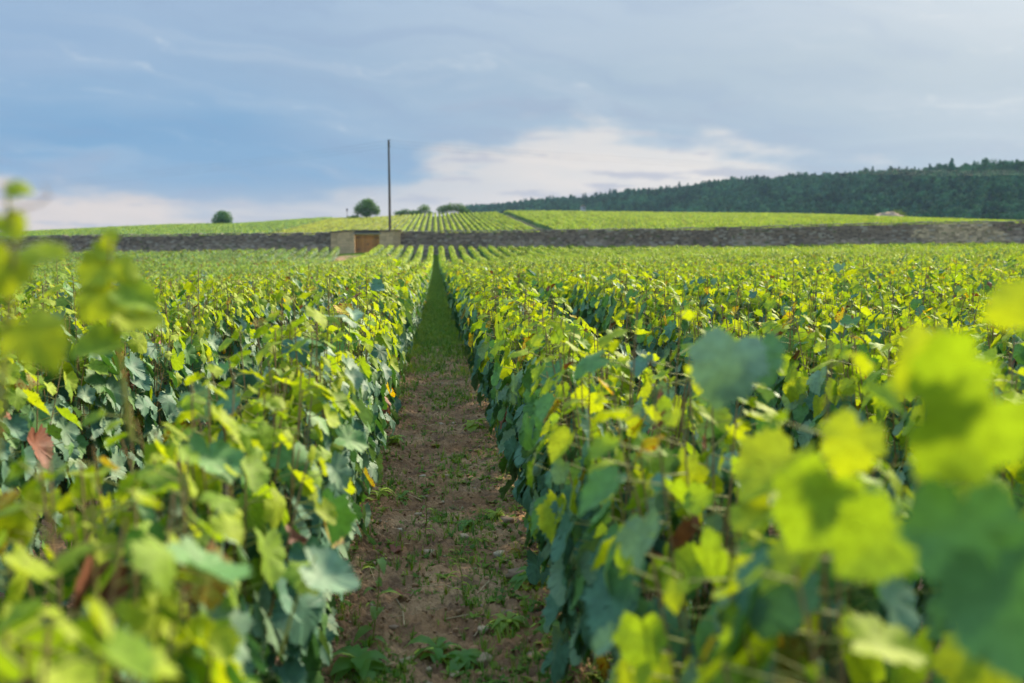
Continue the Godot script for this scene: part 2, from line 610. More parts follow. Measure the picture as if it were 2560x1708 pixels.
# ------------------------------------------------------------------ one row of vines
func row_frame(x: float, d: float, skew := 0.0, d_ref := 0.0) -> Vector3:
	var xx := x - skew * (d - d_ref)
	return Vector3(xx, gy(xx, d), -d)

func place_segments(row: Node3D, meshes: Array, length: float, x: float, d0: float, d1: float, high: float, skew := 0.0, d_ref := 0.0, hue := Color(1, 1, 1)) -> void:
	var sets := [[], []]
	var cols := [[], []]
	var pick := rng.randi() % meshes.size()
	var n := int(ceil((d1 - d0) / length))
	for i in n:
		var d := d0 + (i + 0.5) * length
		var a := row_frame(x, d - length * 0.5, skew, d_ref)
		var b := row_frame(x, d + length * 0.5, skew, d_ref)
		var fwd := (a - b) / length
		var s := 1.0 if rng.randf() < 0.5 else -1.0
		var k := rng.randi() % 2
		sets[k].append(Transform3D(Basis(Vector3(s, 0, 0), Vector3(0, high * rng.randf_range(0.93, 1.06), 0), fwd * s), (a + b) * 0.5))
		var v := rng.randf_range(0.70, 1.2)
		cols[k].append(Color(hue.r * v, hue.g * v, hue.b * v))
	for k in 2:
		if sets[k].size() > 0:
			scatter("foliage", meshes[(pick + k) % meshes.size()], M.far_leaves, sets[k], cols[k], row)

func near_row(row: Node3D, x: float, d0: float, d1: float, idx: int, singles: int, bulge := 1.12) -> void:
	var r := RandomNumberGenerator.new()
	r.seed = 700 + idx * 13
	var g := grow(r, d0, d1, 32.0, 1.04, bulge, 1.0, 1.0)
	var origin := Vector3(x, 0, 0)
	var n: int = g.at.size()
	var score := []
	for i in n:
		var t: Transform3D = g.at[i]
		t.origin += origin
		t.origin.y += gy(x, -t.origin.z)
		g.at[i] = t
		if singles > 0 and -t.origin.z < 9.0:
			var s := seen_at(t.origin)
			if s.z > 0.35 and s.x > -60 and s.x < 2620 and s.y > 0 and s.y < 1760:
				var lx := (t.origin.x - x) * signf(x)
				var outer := 1.0 if lx < -0.06 or t.origin.y > 0.92 else 0.45
				score.append([t.basis.y.length() / s.z * outer, i])
	score.sort_custom(func(p, q): return p[0] > q[0])
	var single := {}
	for k in mini(singles, score.size()):
		var i: int = score[k][1]
		single[i] = true
		put("leaf", leaf_hi[g.kind[i]], leaf_mats[g.tone[i]], row, g.at[i])
	var sets := {}
	for i in n:
		if single.has(i): continue
		var key: int = g.kind[i] % 4 + (4 if g.tone[i] in [0, 1, 5, 6] else 0)
		if g.tone[i] == 7 or g.tone[i] == 4: key = 8
		if not sets.has(key): sets[key] = [[], []]
		sets[key][0].append(g.at[i])
		var c: Color = leaf_cols[g.tone[i]] * r.randf_range(0.82, 1.15)
		sets[key][1].append(c)
	for key in sets:
		scatter("foliage", leaf_hi[(key + idx) % leaf_hi.size()], M.leaves_spotted if key == 8 else (M.leaves_old if key > 3 else M.leaves), sets[key][0], sets[key][1], row)
	for t in [g.canes, g.pets]:
		for i in t.size():
			t[i].origin += origin
			t[i].origin.y += gy(x, -t[i].origin.z)
	scatter("cane", cane_mesh, M.cane, g.canes, [], row)
	var near_pets := []
	for t in g.pets:
		if -t.origin.z < 9.0: near_pets.append(t)
	if near_pets.size() > 8: scatter("petiole", petiole_mesh, M.green_stem, near_pets, [], row)
	# gnarled trunks a metre apart, training wires, thin stakes
	var d := ceilf(d0) + 0.3
	while d < minf(d1, 15.0):
		var t := Transform3D(Basis(Vector3.UP, r.randf() * TAU).scaled(Vector3(1, r.randf_range(0.85, 1.1), 1)), Vector3(x + r.randf_range(-0.04, 0.04), gy(x, d) - 0.03, -d))
		put("trunk", trunk_meshes[r.randi() % 3], M.bark, row, t)
		d += r.randf_range(0.92, 1.06)
	for h in [0.42, 0.72]:
		for sx in [0.0]:
			put("wire", tube_mesh([Vector3(x + sx, gy(x, d0) + h, -d0), Vector3(x + sx, gy(x, d1) + h, -d1)], [0.0011, 0.0011], 4), M.wire, row)
	d = ceilf(d0) + 1.7 + (idx * 1.37 - floorf(idx * 1.37 / 5.0) * 5.0)
	while d < d1:
		put("stake", tube_mesh([Vector3(0, -0.1, 0), Vector3(0, 0.86 + r.randf() * 0.16, 0)], [0.007, 0.006], 5), M.stake, row, Transform3D(Basis(Vector3.RIGHT, r.randf_range(-0.04, 0.04)), Vector3(x + 0.02, gy(x, d), -d)))
		d += 9.0

func build_rows() -> void:
	# rows of our own block: six to the left of the alley, the others to the right
	for i in range(1, 7):
		var x := -0.46 - (i - 1.0)
		var row := thing("vine_row", "leafy green vine row, %s to the left of the grass alley" % ordinal(i), "vine row", "vine rows between the camera and the stone wall")
		var d0 := maxf(-1.2, (-x - 0.35) / 0.47 - 1.5)
		near_row(row, x, d0, NEAR_END, i, 300 if i < 3 else 60)
		place_segments(row, seg_mid, 2.0, x, NEAR_END, 58.0, 1.0)
		place_segments(row, seg_far, 3.0, x, 58.0, 102.5, 1.0)
		if i == 1: extra_left(row)
	for i in range(1, 64):
		var x := 0.52 + (i - 1.0)
		var start := maxf(-1.2, (x - 0.35) / 0.62 - 1.5)
		var stop := 103.0 if x < 8.0 else table([[8.0, 102.5], [29.0, 94.5], [50.0, 82.5], [62.0, 75.5], [70.0, 70.0]], x)
		if start > stop - 4.0: break
		var row := thing("vine_row", "leafy green vine row, %s to the right of the grass alley" % ordinal(i), "vine row", "vine rows between the camera and the stone wall")
		if start < NEAR_END - 2.0:
			near_row(row, x, start, NEAR_END, 10 + i, 300 if i < 4 else (60 if i < 8 else 0), 1.36 if i == 1 else 1.12)
		place_segments(row, seg_mid, 2.0, x, maxf(start, NEAR_END), maxf(58.0, start), 1.0)
		place_segments(row, seg_far, 3.0, x, maxf(58.0, start), stop, 1.0)
		if i == 1: extra_right(row)
	# darker, lower block beyond the lane on the left
	for i in range(1, 46):
		var x := -6.9 - (i - 1.0) * 1.05
		var skew := 0.06
		var start := maxf(12.0, (-x - 3.0) / 0.47)
		if start > 92.0: break
		var row := thing("vine_row", "low dark green vine row, %s to the left of the earth lane" % ordinal(i), "vine row", "darker vine rows left of the earth lane")
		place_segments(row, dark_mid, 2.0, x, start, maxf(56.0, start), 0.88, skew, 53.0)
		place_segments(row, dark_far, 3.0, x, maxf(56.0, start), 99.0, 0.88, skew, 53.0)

func build_hill_rows() -> void:
	for i in 20:
		var x := -25.0 + i
		var row := thing("vine_row", "yellowish vine row on the slope above the wall, %s right of the green block" % ordinal(i + 1), "vine row", "yellowish vine rows on the slope")
		place_segments(row, seg_hill, 5.0, x, 116.0, 266.0, 0.78, 0.0, 0.0, Color(1.0, 0.86, 0.75))
	for i in 21:
		var x := -5.0 + i
		var row := thing("vine_row", "combed vine row on the slope above the gate wall, %s from the yellowish block" % ordinal(i + 1), "vine row", "combed vine rows on the slope")
		place_segments(row, seg_hill, 5.0, x, 116.0, 268.0, 0.9, 0.0, 0.0, Color(0.92, 0.90, 0.86))
	for i in 40:
		var x := 18.0 + i
		var row := thing("vine_row", "dense vine row on the slope, %s right of the pale grass strip" % ordinal(i + 1), "vine row", "dense vine rows on the right of the slope")
		place_segments(row, seg_hill, 5.0, x, 112.0, 268.0, 1.2, 0.0, 0.0, Color(0.90, 0.90, 0.90))
	var a := thing("far_vines", "mass of far green vines on the slope beyond the right wall", "vines")
	a.set_meta("kind", "stuff")
	for i in 100: place_segments(a, seg_hill, 5.0, 58.0 + i, maxf(100.0, (58.0 + i) / 0.66), 268.0, 1.2, 0.0, 0.0, Color(0.90, 0.90, 0.90))
	var b := thing("far_vines", "mass of far green vines on the slope beyond the left wall", "vines")
	b.set_meta("kind", "stuff")
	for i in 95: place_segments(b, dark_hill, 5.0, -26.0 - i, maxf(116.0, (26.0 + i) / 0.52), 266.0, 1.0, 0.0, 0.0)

# long shoots and big leaves that stand out of the nearest rows
func shoot(row: Node3D, pts: Array, leaves: Array, r0 := 0.0035) -> void:
	var rads := []
	for i in pts.size(): rads.append(lerpf(r0, r0 * 0.35, i / (pts.size() - 1.0)))
	put("shoot", tube_mesh(pts, rads, 6), M.green_stem, row)
	for l in leaves:
		put("leaf", leaf_hi[l[4]], leaf_mats[l[5]], row, leaf_at(l[0], l[1], l[2], l[3]))

func extra_left(row: Node3D) -> void:
	var n := Vector3(0.3, 0.5, 0.8)
	shoot(row, [spot(-10, 1150, 0.95), spot(10, 900, 0.93), spot(30, 700, 0.92), spot(38, 600, 0.92), spot(20, 520, 0.92), spot(14, 455, 0.92)], [
		[spot(20, 470, 0.92), Vector3(0.2, 0.7, 0.6), Vector3(1, 0.35, 0), 0.022, 0, 3],
		[spot(10, 545, 0.92), Vector3(0.3, 0.4, 0.8), Vector3(0.6, -1, 0), 0.028, 1, 3],
		[spot(70, 620, 0.91), Vector3(0.1, 0.9, 0.5), Vector3(1, -0.15, 0), 0.034, 2, 3],
		[spot(110, 632, 0.90), Vector3(0.0, 0.8, 0.6), Vector3(1, -0.35, 0), 0.024, 3, 3],
		[spot(25, 640, 0.92), Vector3(0.4, 0.3, 0.9), Vector3(-0.5, -1, 0), 0.046, 4, 3],
		[spot(60, 800, 0.93), Vector3(0.3, 0.5, 0.8), Vector3(0.5, -0.9, 0), 0.055, 5, 3]])
	put("tendril", tube_mesh([spot(22, 530, 0.92), spot(60, 520, 0.92), spot(100, 510, 0.92), spot(125, 490, 0.92), spot(108, 460, 0.92)], [0.0011, 0.001, 0.0009, 0.0008, 0.0006], 4), M.cane, row)
	shoot(row, [spot(330, 1100, 1.3), spot(300, 900, 1.28), spot(285, 760, 1.26), spot(278, 680, 1.26), spot(272, 590, 1.26)], [
		[spot(274, 600, 1.26), Vector3(0.2, 0.5, 0.8), Vector3(0.1, 1, 0), 0.020, 0, 3],
		[spot(270, 640, 1.26), Vector3(0.2, 0.6, 0.7), Vector3(-0.4, 0.6, 0), 0.026, 1, 3],
		[spot(285, 660, 1.26), n, Vector3(0.9, -0.5, 0), 0.036, 2, 3],
		[spot(270, 655, 1.26), n, Vector3(-0.7, -0.9, 0), 0.046, 3, 3],
		[spot(280, 720, 1.25), n, Vector3(-0.7, -1.0, 0), 0.056, 4, 3],
		[spot(300, 730, 1.25), Vector3(0.4, 0.6, 0.6), Vector3(0.9, -0.2, 0), 0.050, 6, 2],
		[spot(310, 800, 1.26), Vector3(0.2, 0.9, 0.4), Vector3(0.9, -0.3, 0), 0.056, 7, 3],
		[spot(300, 860, 1.26), Vector3(0.0, 0.9, 0.5), Vector3(-0.6, -0.5, 0.2), 0.060, 8, 2]])
	shoot(row, [spot(700, 1640, 1.5), spot(740, 1500, 1.5), spot(790, 1390, 1.5)], [
		[spot(770, 1420, 1.5), Vector3(0.5, 0.8, 0.4), Vector3(1, 0.15, 0.2), 0.085, 1, 6],
		[spot(740, 1450, 1.5), Vector3(0.3, 0.8, 0.5), Vector3(0.6, 0.7, 0), 0.06, 2, 2]], 0.003)

func extra_right(row: Node3D) -> void:
	var face := Vector3(-0.35, 0.35, 0.85)
	var list := [
		[spot(1835, 850, 1.40), Vector3(-0.25, 0.45, 0.8), Vector3(-0.25, -1, 0), 0.105, 0, 6],
		[spot(1900, 860, 1.44), Vector3(-0.6, 0.3, 0.6), Vector3(0.5, -1, 0), 0.070, 3, 0],
		[spot(2430, 880, 0.70), Vector3(-0.3, -0.35, 0.9), Vector3(-0.7, -0.6, 0.0), 0.055, 1, 2],
		[spot(2575, 745, 0.82), Vector3(-0.2, 0.3, 0.9), Vector3(-0.9, -0.4, 0), 0.042, 2, 3],
		[spot(2480, 1000, 0.66), Vector3(-0.2, -0.25, 0.9), Vector3(-0.5, -0.8, 0.0), 0.078, 3, 2],
		[spot(2320, 830, 0.80), face, Vector3(-0.2, -1, 0), 0.036, 4, 3],
		[spot(2330, 900, 0.74), face, Vector3(-0.6, -0.6, 0), 0.040, 6, 3],
		[spot(2150, 1060, 1.0), face, Vector3(-0.4, -1, 0), 0.062, 5, 3],
		[spot(2080, 1200, 0.95), Vector3(-0.4, 0.1, 0.8), Vector3(-0.6, -1, 0), 0.085, 6, 2],
		[spot(2400, 1250, 0.70), face, Vector3(0.1, -1, 0), 0.080, 7, 1],
		[spot(2230, 1300, 0.85), Vector3(-0.3, 0.2, 0.8), Vector3(-0.7, -0.7, 0), 0.072, 8, 2],
		[spot(2480, 1420, 0.66), face, Vector3(0.2, -1, 0), 0.080, 9, 1],
		[spot(1960, 1420, 1.05), face, Vector3(-0.3, -1, 0), 0.085, 0, 0],
		[spot(1640, 1530, 1.55), Vector3(-0.5, 0.2, 0.7), Vector3(0, -1, 0), 0.105, 2, 0],
		[spot(1560, 1370, 1.75), Vector3(-0.6, 0.3, 0.6), Vector3(0.1, -1, 0), 0.105, 3, 0],
		[spot(1620, 1560, 1.6), Vector3(-0.5, 0.4, 0.7), Vector3(0.1, -1, 0), 0.060, 8, 5],
		[spot(1450, 1240, 2.3), Vector3(-0.6, 0.3, 0.6), Vector3(0.1, -1, 0), 0.11, 6, 0]]
	for l in list:
		put("leaf", leaf_hi[l[4]], leaf_mats[l[5]], row, leaf_at(l[0], l[1], l[2], l[3]))
	shoot(row, [spot(2480, 1300, 0.88), spot(2440, 1050, 0.88), spot(2420, 880, 0.88), spot(2330, 790, 0.9)], [])
	# a few dark grape bunches low on the wood
	var berry := SphereMesh.new()
	berry.radius = 0.008
	berry.height = 0.016
	berry.radial_segments = 8
	berry.rings = 5
	for p in [Vector3(0.44, 0.17, -6.2), Vector3(0.46, 0.22, -5.0)]:
		var bunch := node("grape_bunch", row)
		bunch.position = p
		for k in 46:
			var t := k / 46.0
			var a := k * 2.4
			var rad := 0.036 * sin(PI * minf(0.95, 0.25 + t * 0.75)) + 0.003
			put("grape", berry, M.grape, bunch, Transform3D(Basis(), Vector3(cos(a) * rad, -t * 0.12 + 0.05, sin(a) * rad)))

# ------------------------------------------------------------------ ground plants and stones
func tuft_mesh(seed_: int, blades: int, width: float, wide_leaf := false) -> ArrayMesh:
	var r := RandomNumberGenerator.new()
	r.seed = seed_
	var st := SurfaceTool.new()
	st.begin(Mesh.PRIMITIVE_TRIANGLES)
	for i in blades:
		var a := r.randf() * TAU
		var o := Vector3(cos(a), 0, sin(a))
		var side := o.cross(Vector3.UP) * width * r.randf_range(0.7, 1.2)
		var h := r.randf_range(0.5, 1.0)
		var lean := r.randf_range(0.15, 0.8) if not wide_leaf else r.randf_range(0.7, 1.2)
		var p0 := o * r.randf_range(0.0, 0.12)
		var p1 := p0 + o * lean * 0.35 * h + Vector3(0, h * (0.55 if not wide_leaf else 0.35), 0)
		var p2 := p0 + o * lean * h + Vector3(0, h * (1.0 if not wide_leaf else 0.42), 0)
		var n := (o * -0.4 + Vector3.UP).normalized()
		var w0 := side * (0.7 if not wide_leaf else 0.15)
		var w1 := side * (0.8 if not wide_leaf else 1.2)
		st.set_color(Color(1, 1, 1))
		tri(st, p0 - w0, p0 + w0, p1 + w1, n, n, n)
		tri(st, p0 - w0, p1 + w1, p1 - w1, n, n, n)
		tri(st, p1 - w1, p1 + w1, p2, n, n, n)
	return st.commit()

func build_grass() -> void:
	var blades := [tuft_mesh(1, 7, 0.035), tuft_mesh(2, 9, 0.03), tuft_mesh(3, 5, 0.045)]
	var broad := [tuft_mesh(5, 6, 0.20, true), tuft_mesh(6, 8, 0.16, true)]
	var sets := [[], [], [], [], []]
	var cols := [[], [], [], [], []]
	var green := [Color(0.12, 0.25, 0.025), Color(0.17, 0.31, 0.035), Color(0.09, 0.21, 0.03), Color(0.27, 0.34, 0.05)]
	var r := RandomNumberGenerator.new()
	r.seed = 77
	# alley ahead: sparse weeds on bare soil near by, then a green sward
	for i in 90000:
		var d := 1.8 + 100.0 * pow(r.randf(), 2.0)
		var x := 0.05 + r.randf_range(-0.52, 0.52)
		var n := noise_a.get_noise_2d(x * 22.0, d * 9.0) * 0.5 + 0.5
		var right := sm(0.12, 0.40, x) * sm(7.5, 5.5, d)
		var foot := sm(0.26, 0.42, absf(x - 0.05))
		var want := sm(6.0, 16.0, d) * 0.75 + 0.14 + right * 0.7 + foot * 0.30 + sm(0.52, 0.72, n) * 0.6
		want *= lerpf(0.25, 0.55, sm(8.0, 30.0, d)) + n * 1.2
		if d < 7.0: want *= 0.75
		if r.randf() > want: continue
		var size := r.randf_range(0.025, 0.065) * (1.0 + sm(7.0, 16.0, d) * 0.7 + sm(16.0, 45.0, d) * 1.0)
		var k := r.randi() % 3
		if d < 11.0 and r.randf() < 0.45 + 0.3 * right:
			k = 3 + r.randi() % 2
			size = r.randf_range(0.014, 0.042)
		var b := Basis(Vector3.UP, r.randf() * TAU).scaled(Vector3(size, size * r.randf_range(0.7, 1.2), size))
		var y := gy(x, d)
		if d < 12.5: y = soil_height(x, d) - 0.006
		sets[k].append(Transform3D(b, Vector3(x, y, -d)))
		cols[k].append(green[r.randi() % 4] * r.randf_range(0.75, 1.1))
	# neighbouring alleys, seen through gaps, and the verge of the lane and the wall foot
	for i in 26000:
		var x := 0.0
		var d := 0.0
		var size := r.randf_range(0.03, 0.09)
		if i < 14000:
			var a: float = [-1.0, 1.06, 2.06, -2.0, 3.06][r.randi() % 5]
			x = a + r.randf_range(-0.42, 0.42)
			d = 1.5 + 24.0 * pow(r.randf(), 1.5)
		elif i < 22000:
			d = 30.0 + 74.0 * r.randf()
			x = lerpf(-6.0, -6.6 - (d - 53.0) * 0.062, r.randf())
			if noise_a.get_noise_2d(x * 3.0, d * 3.0) < 0.18: continue
			size *= 2.2
		else:
			x = r.randf_range(-11.0, -3.0)
			d = r.randf_range(100.0, 104.5)
			size *= 2.0
		var k := r.randi() % 3
		sets[k].append(Transform3D(Basis(Vector3.UP, r.randf() * TAU).scaled(Vector3(size, size, size)), Vector3(x, gy(x, d) - 0.015, -d)))
		cols[k].append(green[r.randi() % 4] * r.randf_range(0.75, 1.1))
	for k in 5:
		var o := scatter("grass" if k == 0 else ("grass_%03d" % k if k < 3 else "ground_weeds" if k == 3 else "ground_weeds_001"), blades[k] if k < 3 else broad[k - 3], M.grass, sets[k], cols[k])
		tag(o, "short green grass growing along the alley floor" if k < 3 else "tiny broad-leaved weeds sprouting from the alley soil", "grass" if k < 3 else "weeds")

func stone_mesh(seed_: int) -> ArrayMesh:
	var s := SphereMesh.new()
	s.radius = 1.0
	s.height = 2.0
	s.radial_segments = 9
	s.rings = 5
	var a := s.get_mesh_arrays()
	var v: PackedVector3Array = a[Mesh.ARRAY_VERTEX]
	var fn := FastNoiseLite.new()
	fn.seed = seed_
	fn.frequency = 0.55
	var st := SurfaceTool.new()
	st.begin(Mesh.PRIMITIVE_TRIANGLES)
	var idx: PackedInt32Array = a[Mesh.ARRAY_INDEX]
	for i in idx:
		var p := v[i]
		var q := p * (1.0 + fn.get_noise_3d(p.x * 2.0, p.y * 2.0, p.z * 2.0) * 0.8)
		q.x = clampf(q.x, -0.85, 0.8)
		q.y = clampf(q.y, -0.7, 0.62) * 0.55
		q.z = clampf(q.z, -0.8, 0.85) * 0.75
		st.set_color(Color(1, 1, 1))
		st.add_vertex(q)
	st.generate_normals()
	return st.commit()

func build_stones() -> void:
	var meshes := [stone_mesh(3), stone_mesh(5), stone_mesh(8), stone_mesh(12)]
	var tones := [mat(lin(0.46, 0.36, 0.25), 0.9), mat(lin(0.38, 0.28, 0.19), 0.9), mat(lin(0.30, 0.21, 0.14), 0.9), mat(lin(0.50, 0.42, 0.31), 0.9)]
	for m in tones:
		m.albedo_texture = M.stone.albedo_texture
		m.uv1_triplanar = true
		m.uv1_scale = Vector3(6, 6, 6)
	# [photo x, y, size in cm, what sets it apart]
	var list := [[1205, 1650, 4.5, "flat pale limestone chip beside two smaller ones, nearest the camera"], [1200, 1630, 2.2, "small pale limestone chip just behind the flat one"], [1208, 1572, 2.8, "pale round limestone chip left of the yellowish weed tuft"],
		[1020, 1637, 3.4, "pale flat limestone chip at the left of the near soil"], [1233, 1540, 2.6, "pale chip in front of the brown clod on the right"], [1275, 1525, 3.8, "brown rounded stone half sunk beside the right-hand weeds"],
		[1247, 1378, 3.2, "pale stone with a hollow under it right of the alley middle"], [1073, 1376, 2.6, "buff chip left of the alley middle below the stalk weed"], [1160, 1333, 2.8, "pale pink chip in the middle of the bare soil"],
		[998, 1330, 2.2, "narrow buff chip near the left vines"], [1215, 1428, 2.4, "long pale chip lying among thin grass"], [1045, 1275, 2.2, "pinkish chip behind the stalk weed"], [1068, 1234, 2.4, "pale chip on the brown crumbs further up the alley"],
		[1057, 1187, 2.4, "small bright chip beside the crumbly ridge"], [1120, 1184, 3.2, "buff angular chip on the crumbly ridge"], [1290, 1442, 5.0, "large brown earth clod against the right-hand weeds"], [1104, 1055, 2.6, "pale chip where the grass begins, left"],
		[1135, 1053, 2.4, "pale chip where the grass begins, right"], [985, 1563, 2.0, "small brown chip near the left edge of the soil"], [1270, 1310, 4.0, "low brown clod beside the small weeds"], [1330, 1640, 2.4, "thin straw-coloured chip near the right vines"], [1140, 1685, 2.4, "pale chip at the very bottom of the alley"]]
	var r := RandomNumberGenerator.new()
	r.seed = 5
	for l in list:
		var v := cam.transform.basis * Vector3((l[0] - 1280.0) / FOCAL, (854.0 - l[1]) / FOCAL, -1.0)
		var p := cam.position + v * ((EYE - 0.02) / -v.y)
		var o := put(numbered("stone"), meshes[r.randi() % 4], tones[2 if "brown" in l[3] else [0, 1, 3][r.randi() % 3]], self, Transform3D(Basis(Vector3.UP, r.randf() * TAU).scaled(Vector3.ONE * l[2] * 0.0105), Vector3(p.x, soil_height(p.x, -p.z) + l[2] * 0.001, p.z)))
		tag(o, l[3], "stone", "stones on the alley soil")
	# crumbs that nobody could count
	var at := []
	var cols := []
	for i in 2600:
		var d := 2.0 + 9.0 * r.randf()
		var x := 0.05 + r.randf_range(-0.5, 0.5)
		var s := r.randf_range(0.004, 0.012) * (1.6 if r.randf() < 0.08 else 1.0)
		at.append(Transform3D(Basis.from_euler(Vector3(r.randf() * 6.0, r.randf() * 6.0, 0)).scaled(Vector3.ONE * s), Vector3(x, soil_height(x, d) + s * 0.15, -d)))
		cols.append(Color(0.40, 0.24, 0.125) * r.randf_range(0.7, 1.3) if r.randf() < 0.9 else Color(0.40, 0.32, 0.22))
	var o := scatter("soil_crumbs", meshes[1], M.chip, at, cols)
	tag(o, "crumbs of brown earth strewn over the alley", "soil")

func build_straw() -> void:
	# dry stalks lying on the soil
	var r := RandomNumberGenerator.new()
	r.seed = 91
	var at := []
	var cols := []
	for i in 90:
		var d := 2.4 + 9.0 * pow(r.randf(), 1.3)
		var x := 0.05 + r.randf_range(-0.45, 0.45)
		var a := r.randf() * TAU
		var len := r.randf_range(0.04, 0.16)
		var p := Vector3(x, soil_height(x, d) + 0.008, -d)
		var q := Vector3(x + cos(a) * len, 0, -d + sin(a) * len)
		q.y = soil_height(q.x, -q.z) + 0.010
		at.append(between(p, q, r.randf_range(0.5, 1.0)))
		cols.append(Color(0.42, 0.32, 0.18) * r.randf_range(0.5, 1.2))
	var m := vmat(0.85)
	tag(scatter("straw", cane_mesh, m, at, cols), "dry brown stalks strewn over the alley soil", "straw")
	# a few fallen vine leaves
	var where := [[1150, 1640, "dark red fallen leaf on the near soil right of the middle", 5], [1010, 1500, "brown fallen leaf near the left vines", 5], [1290, 1390, "ochre fallen leaf under the right vines", 7], [1080, 1120, "ochre fallen leaf further up the bare soil", 7], [990, 1390, "curled brown leaf lying left of the buff chips", 5]]
	var k := 0
	for w in where:
		var v := cam.transform.basis * Vector3((w[0] - 1280.0) / FOCAL, (854.0 - w[1]) / FOCAL, -1.0)
		var p := cam.position + v * (EYE / -v.y)
		p.y = soil_height(p.x, -p.z) + 0.014
		var o := put(numbered("fallen_leaf"), leaf_hi[k + 2], leaf_mats[w[3]], self, leaf_at(p, Vector3(r.randf_range(-0.4, 0.4), 1, r.randf_range(-0.4, 0.4)), Vector3(cos(k * 2.0), 0, sin(k * 2.0)), 0.055))
		tag(o, w[2], "leaf", "fallen leaves on the alley soil")
		k += 1

func weed(label: String, p: Vector3, tall: float, leaves: int, width: float, seed_: int, tone: Color) -> void:
	# low weeds spread a rosette from the soil; only the tall ones carry leaves up a stem
	var r := RandomNumberGenerator.new()
	r.seed = seed_
	var t := thing("weed_plant", label, "weed", "weeds standing in the alley")
	t.position = p
	var rosette := tall < 0.19
	var bend := Vector3(r.randf_range(-0.2, 0.2), 1, r.randf_range(-0.2, 0.2)) * tall * (0.35 if rosette else 1.0)
	put("stem", tube_mesh([Vector3(0, -0.02, 0), bend * 0.5 + Vector3(0.008, 0, 0), bend], [0.003, 0.0024, 0.0012], 5), M.green_stem, t)
	var m := leafy(0.6, Color(0.8, 0.9, 0.4))
	m.albedo_color = lin(tone.r, tone.g, tone.b)
	if rosette: leaves = int(leaves * 1.8)
	for i in leaves:
		var k := pow((i + 0.6) / leaves, 0.8)
		var a := i * 2.4 + r.randf() * 1.2
		var o := Vector3(cos(a), 0, sin(a))
		var len := tall * (r.randf_range(0.40, 0.85) if rosette else r.randf_range(0.16, 0.42) * (1.15 - k * 0.6))
		var rise := r.randf_range(0.3, 1.1)
		var st := SurfaceTool.new()
		st.begin(Mesh.PRIMITIVE_TRIANGLES)
		st.set_smooth_group(0)
		var side := (o.cross(Vector3.UP) + Vector3(0, r.randf_range(-0.4, 0.4), 0)).normalized() * len * width * r.randf_range(0.7, 1.2)
		var prof := [0.2, 0.8, 1.0, 0.62, 0.0]
		for j in 5:
			var q := j / 4.0
			var c := bend * k + o * len * q + Vector3(0, len * (rise * q - 0.9 * q * q), 0)
			for e in [-1.0, 0.0, 1.0]:
				st.add_vertex(c + side * prof[j] * e + Vector3(0, absf(e) * len * 0.06 * prof[j], 0))
		for j in 4:
			for e in 2:
				var b := j * 3 + e
				for q in [b, b + 3, b + 1, b + 1, b + 3, b + 4]: st.add_index(q)
		st.generate_normals()
		put("leaf", st.commit(), m, t)

func build_weeds() -> void:
	var g := Color(0.07, 0.19, 0.05)
	var y := Color(0.20, 0.28, 0.04)
	var list := [[1062, 1345, 0.20, 5, 0.16, "single upright green stalk with a curled top in mid soil", g], [928, 1620, 0.30, 12, 0.20, "tall dark weed at the left foot of the near vines", g], [905, 1690, 0.16, 10, 0.26, "bushy broad-leaved weed at the bottom left of the alley", g],
		[1003, 1255, 0.10, 7, 0.16, "grassy rosette beside the left vines halfway up the soil", g], [1165, 1320, 0.09, 6, 0.30, "small broad seedling beside the pale pink stone", g], [1160, 1500, 0.20, 14, 0.035, "thin upright grass clump in the middle of the near soil", y],
		[948, 1250, 0.12, 8, 0.16, "pale grass rosette under the left vines", y], [975, 1120, 0.16, 7, 0.24, "leafy weed hugging the left vines before the bare soil", g], [1185, 1075, 0.16, 5, 0.34, "light green sucker standing free of the right vines", y],
		[1265, 1580, 0.12, 9, 0.22, "yellowish weed tuft on the right of the near soil", Color(0.15, 0.24, 0.045)], [1380, 1600, 0.14, 10, 0.26, "low green weed cushion beneath the right vines, nearest", g], [1330, 1480, 0.14, 10, 0.24, "low green weed cushion beneath the right vines, further back", g],
		[1240, 1300, 0.10, 8, 0.20, "yellow-tipped weed right of the bare soil", y], [1090, 1650, 0.14, 6, 0.24, "broad-leaved seedling in the near soil", g], [1160, 1670, 0.12, 7, 0.26, "bright seedling right beside the nearest flat chip", g]]
	var k := 0
	for l in list:
		var v := cam.transform.basis * Vector3((l[0] - 1280.0) / FOCAL, (854.0 - l[1]) / FOCAL, -1.0)
		var p := cam.position + v * (EYE / -v.y)
		p.y = soil_height(p.x, -p.z) - 0.005
		weed(l[5], p, l[2], l[3], l[4], 40 + k, l[6])
		k += 1

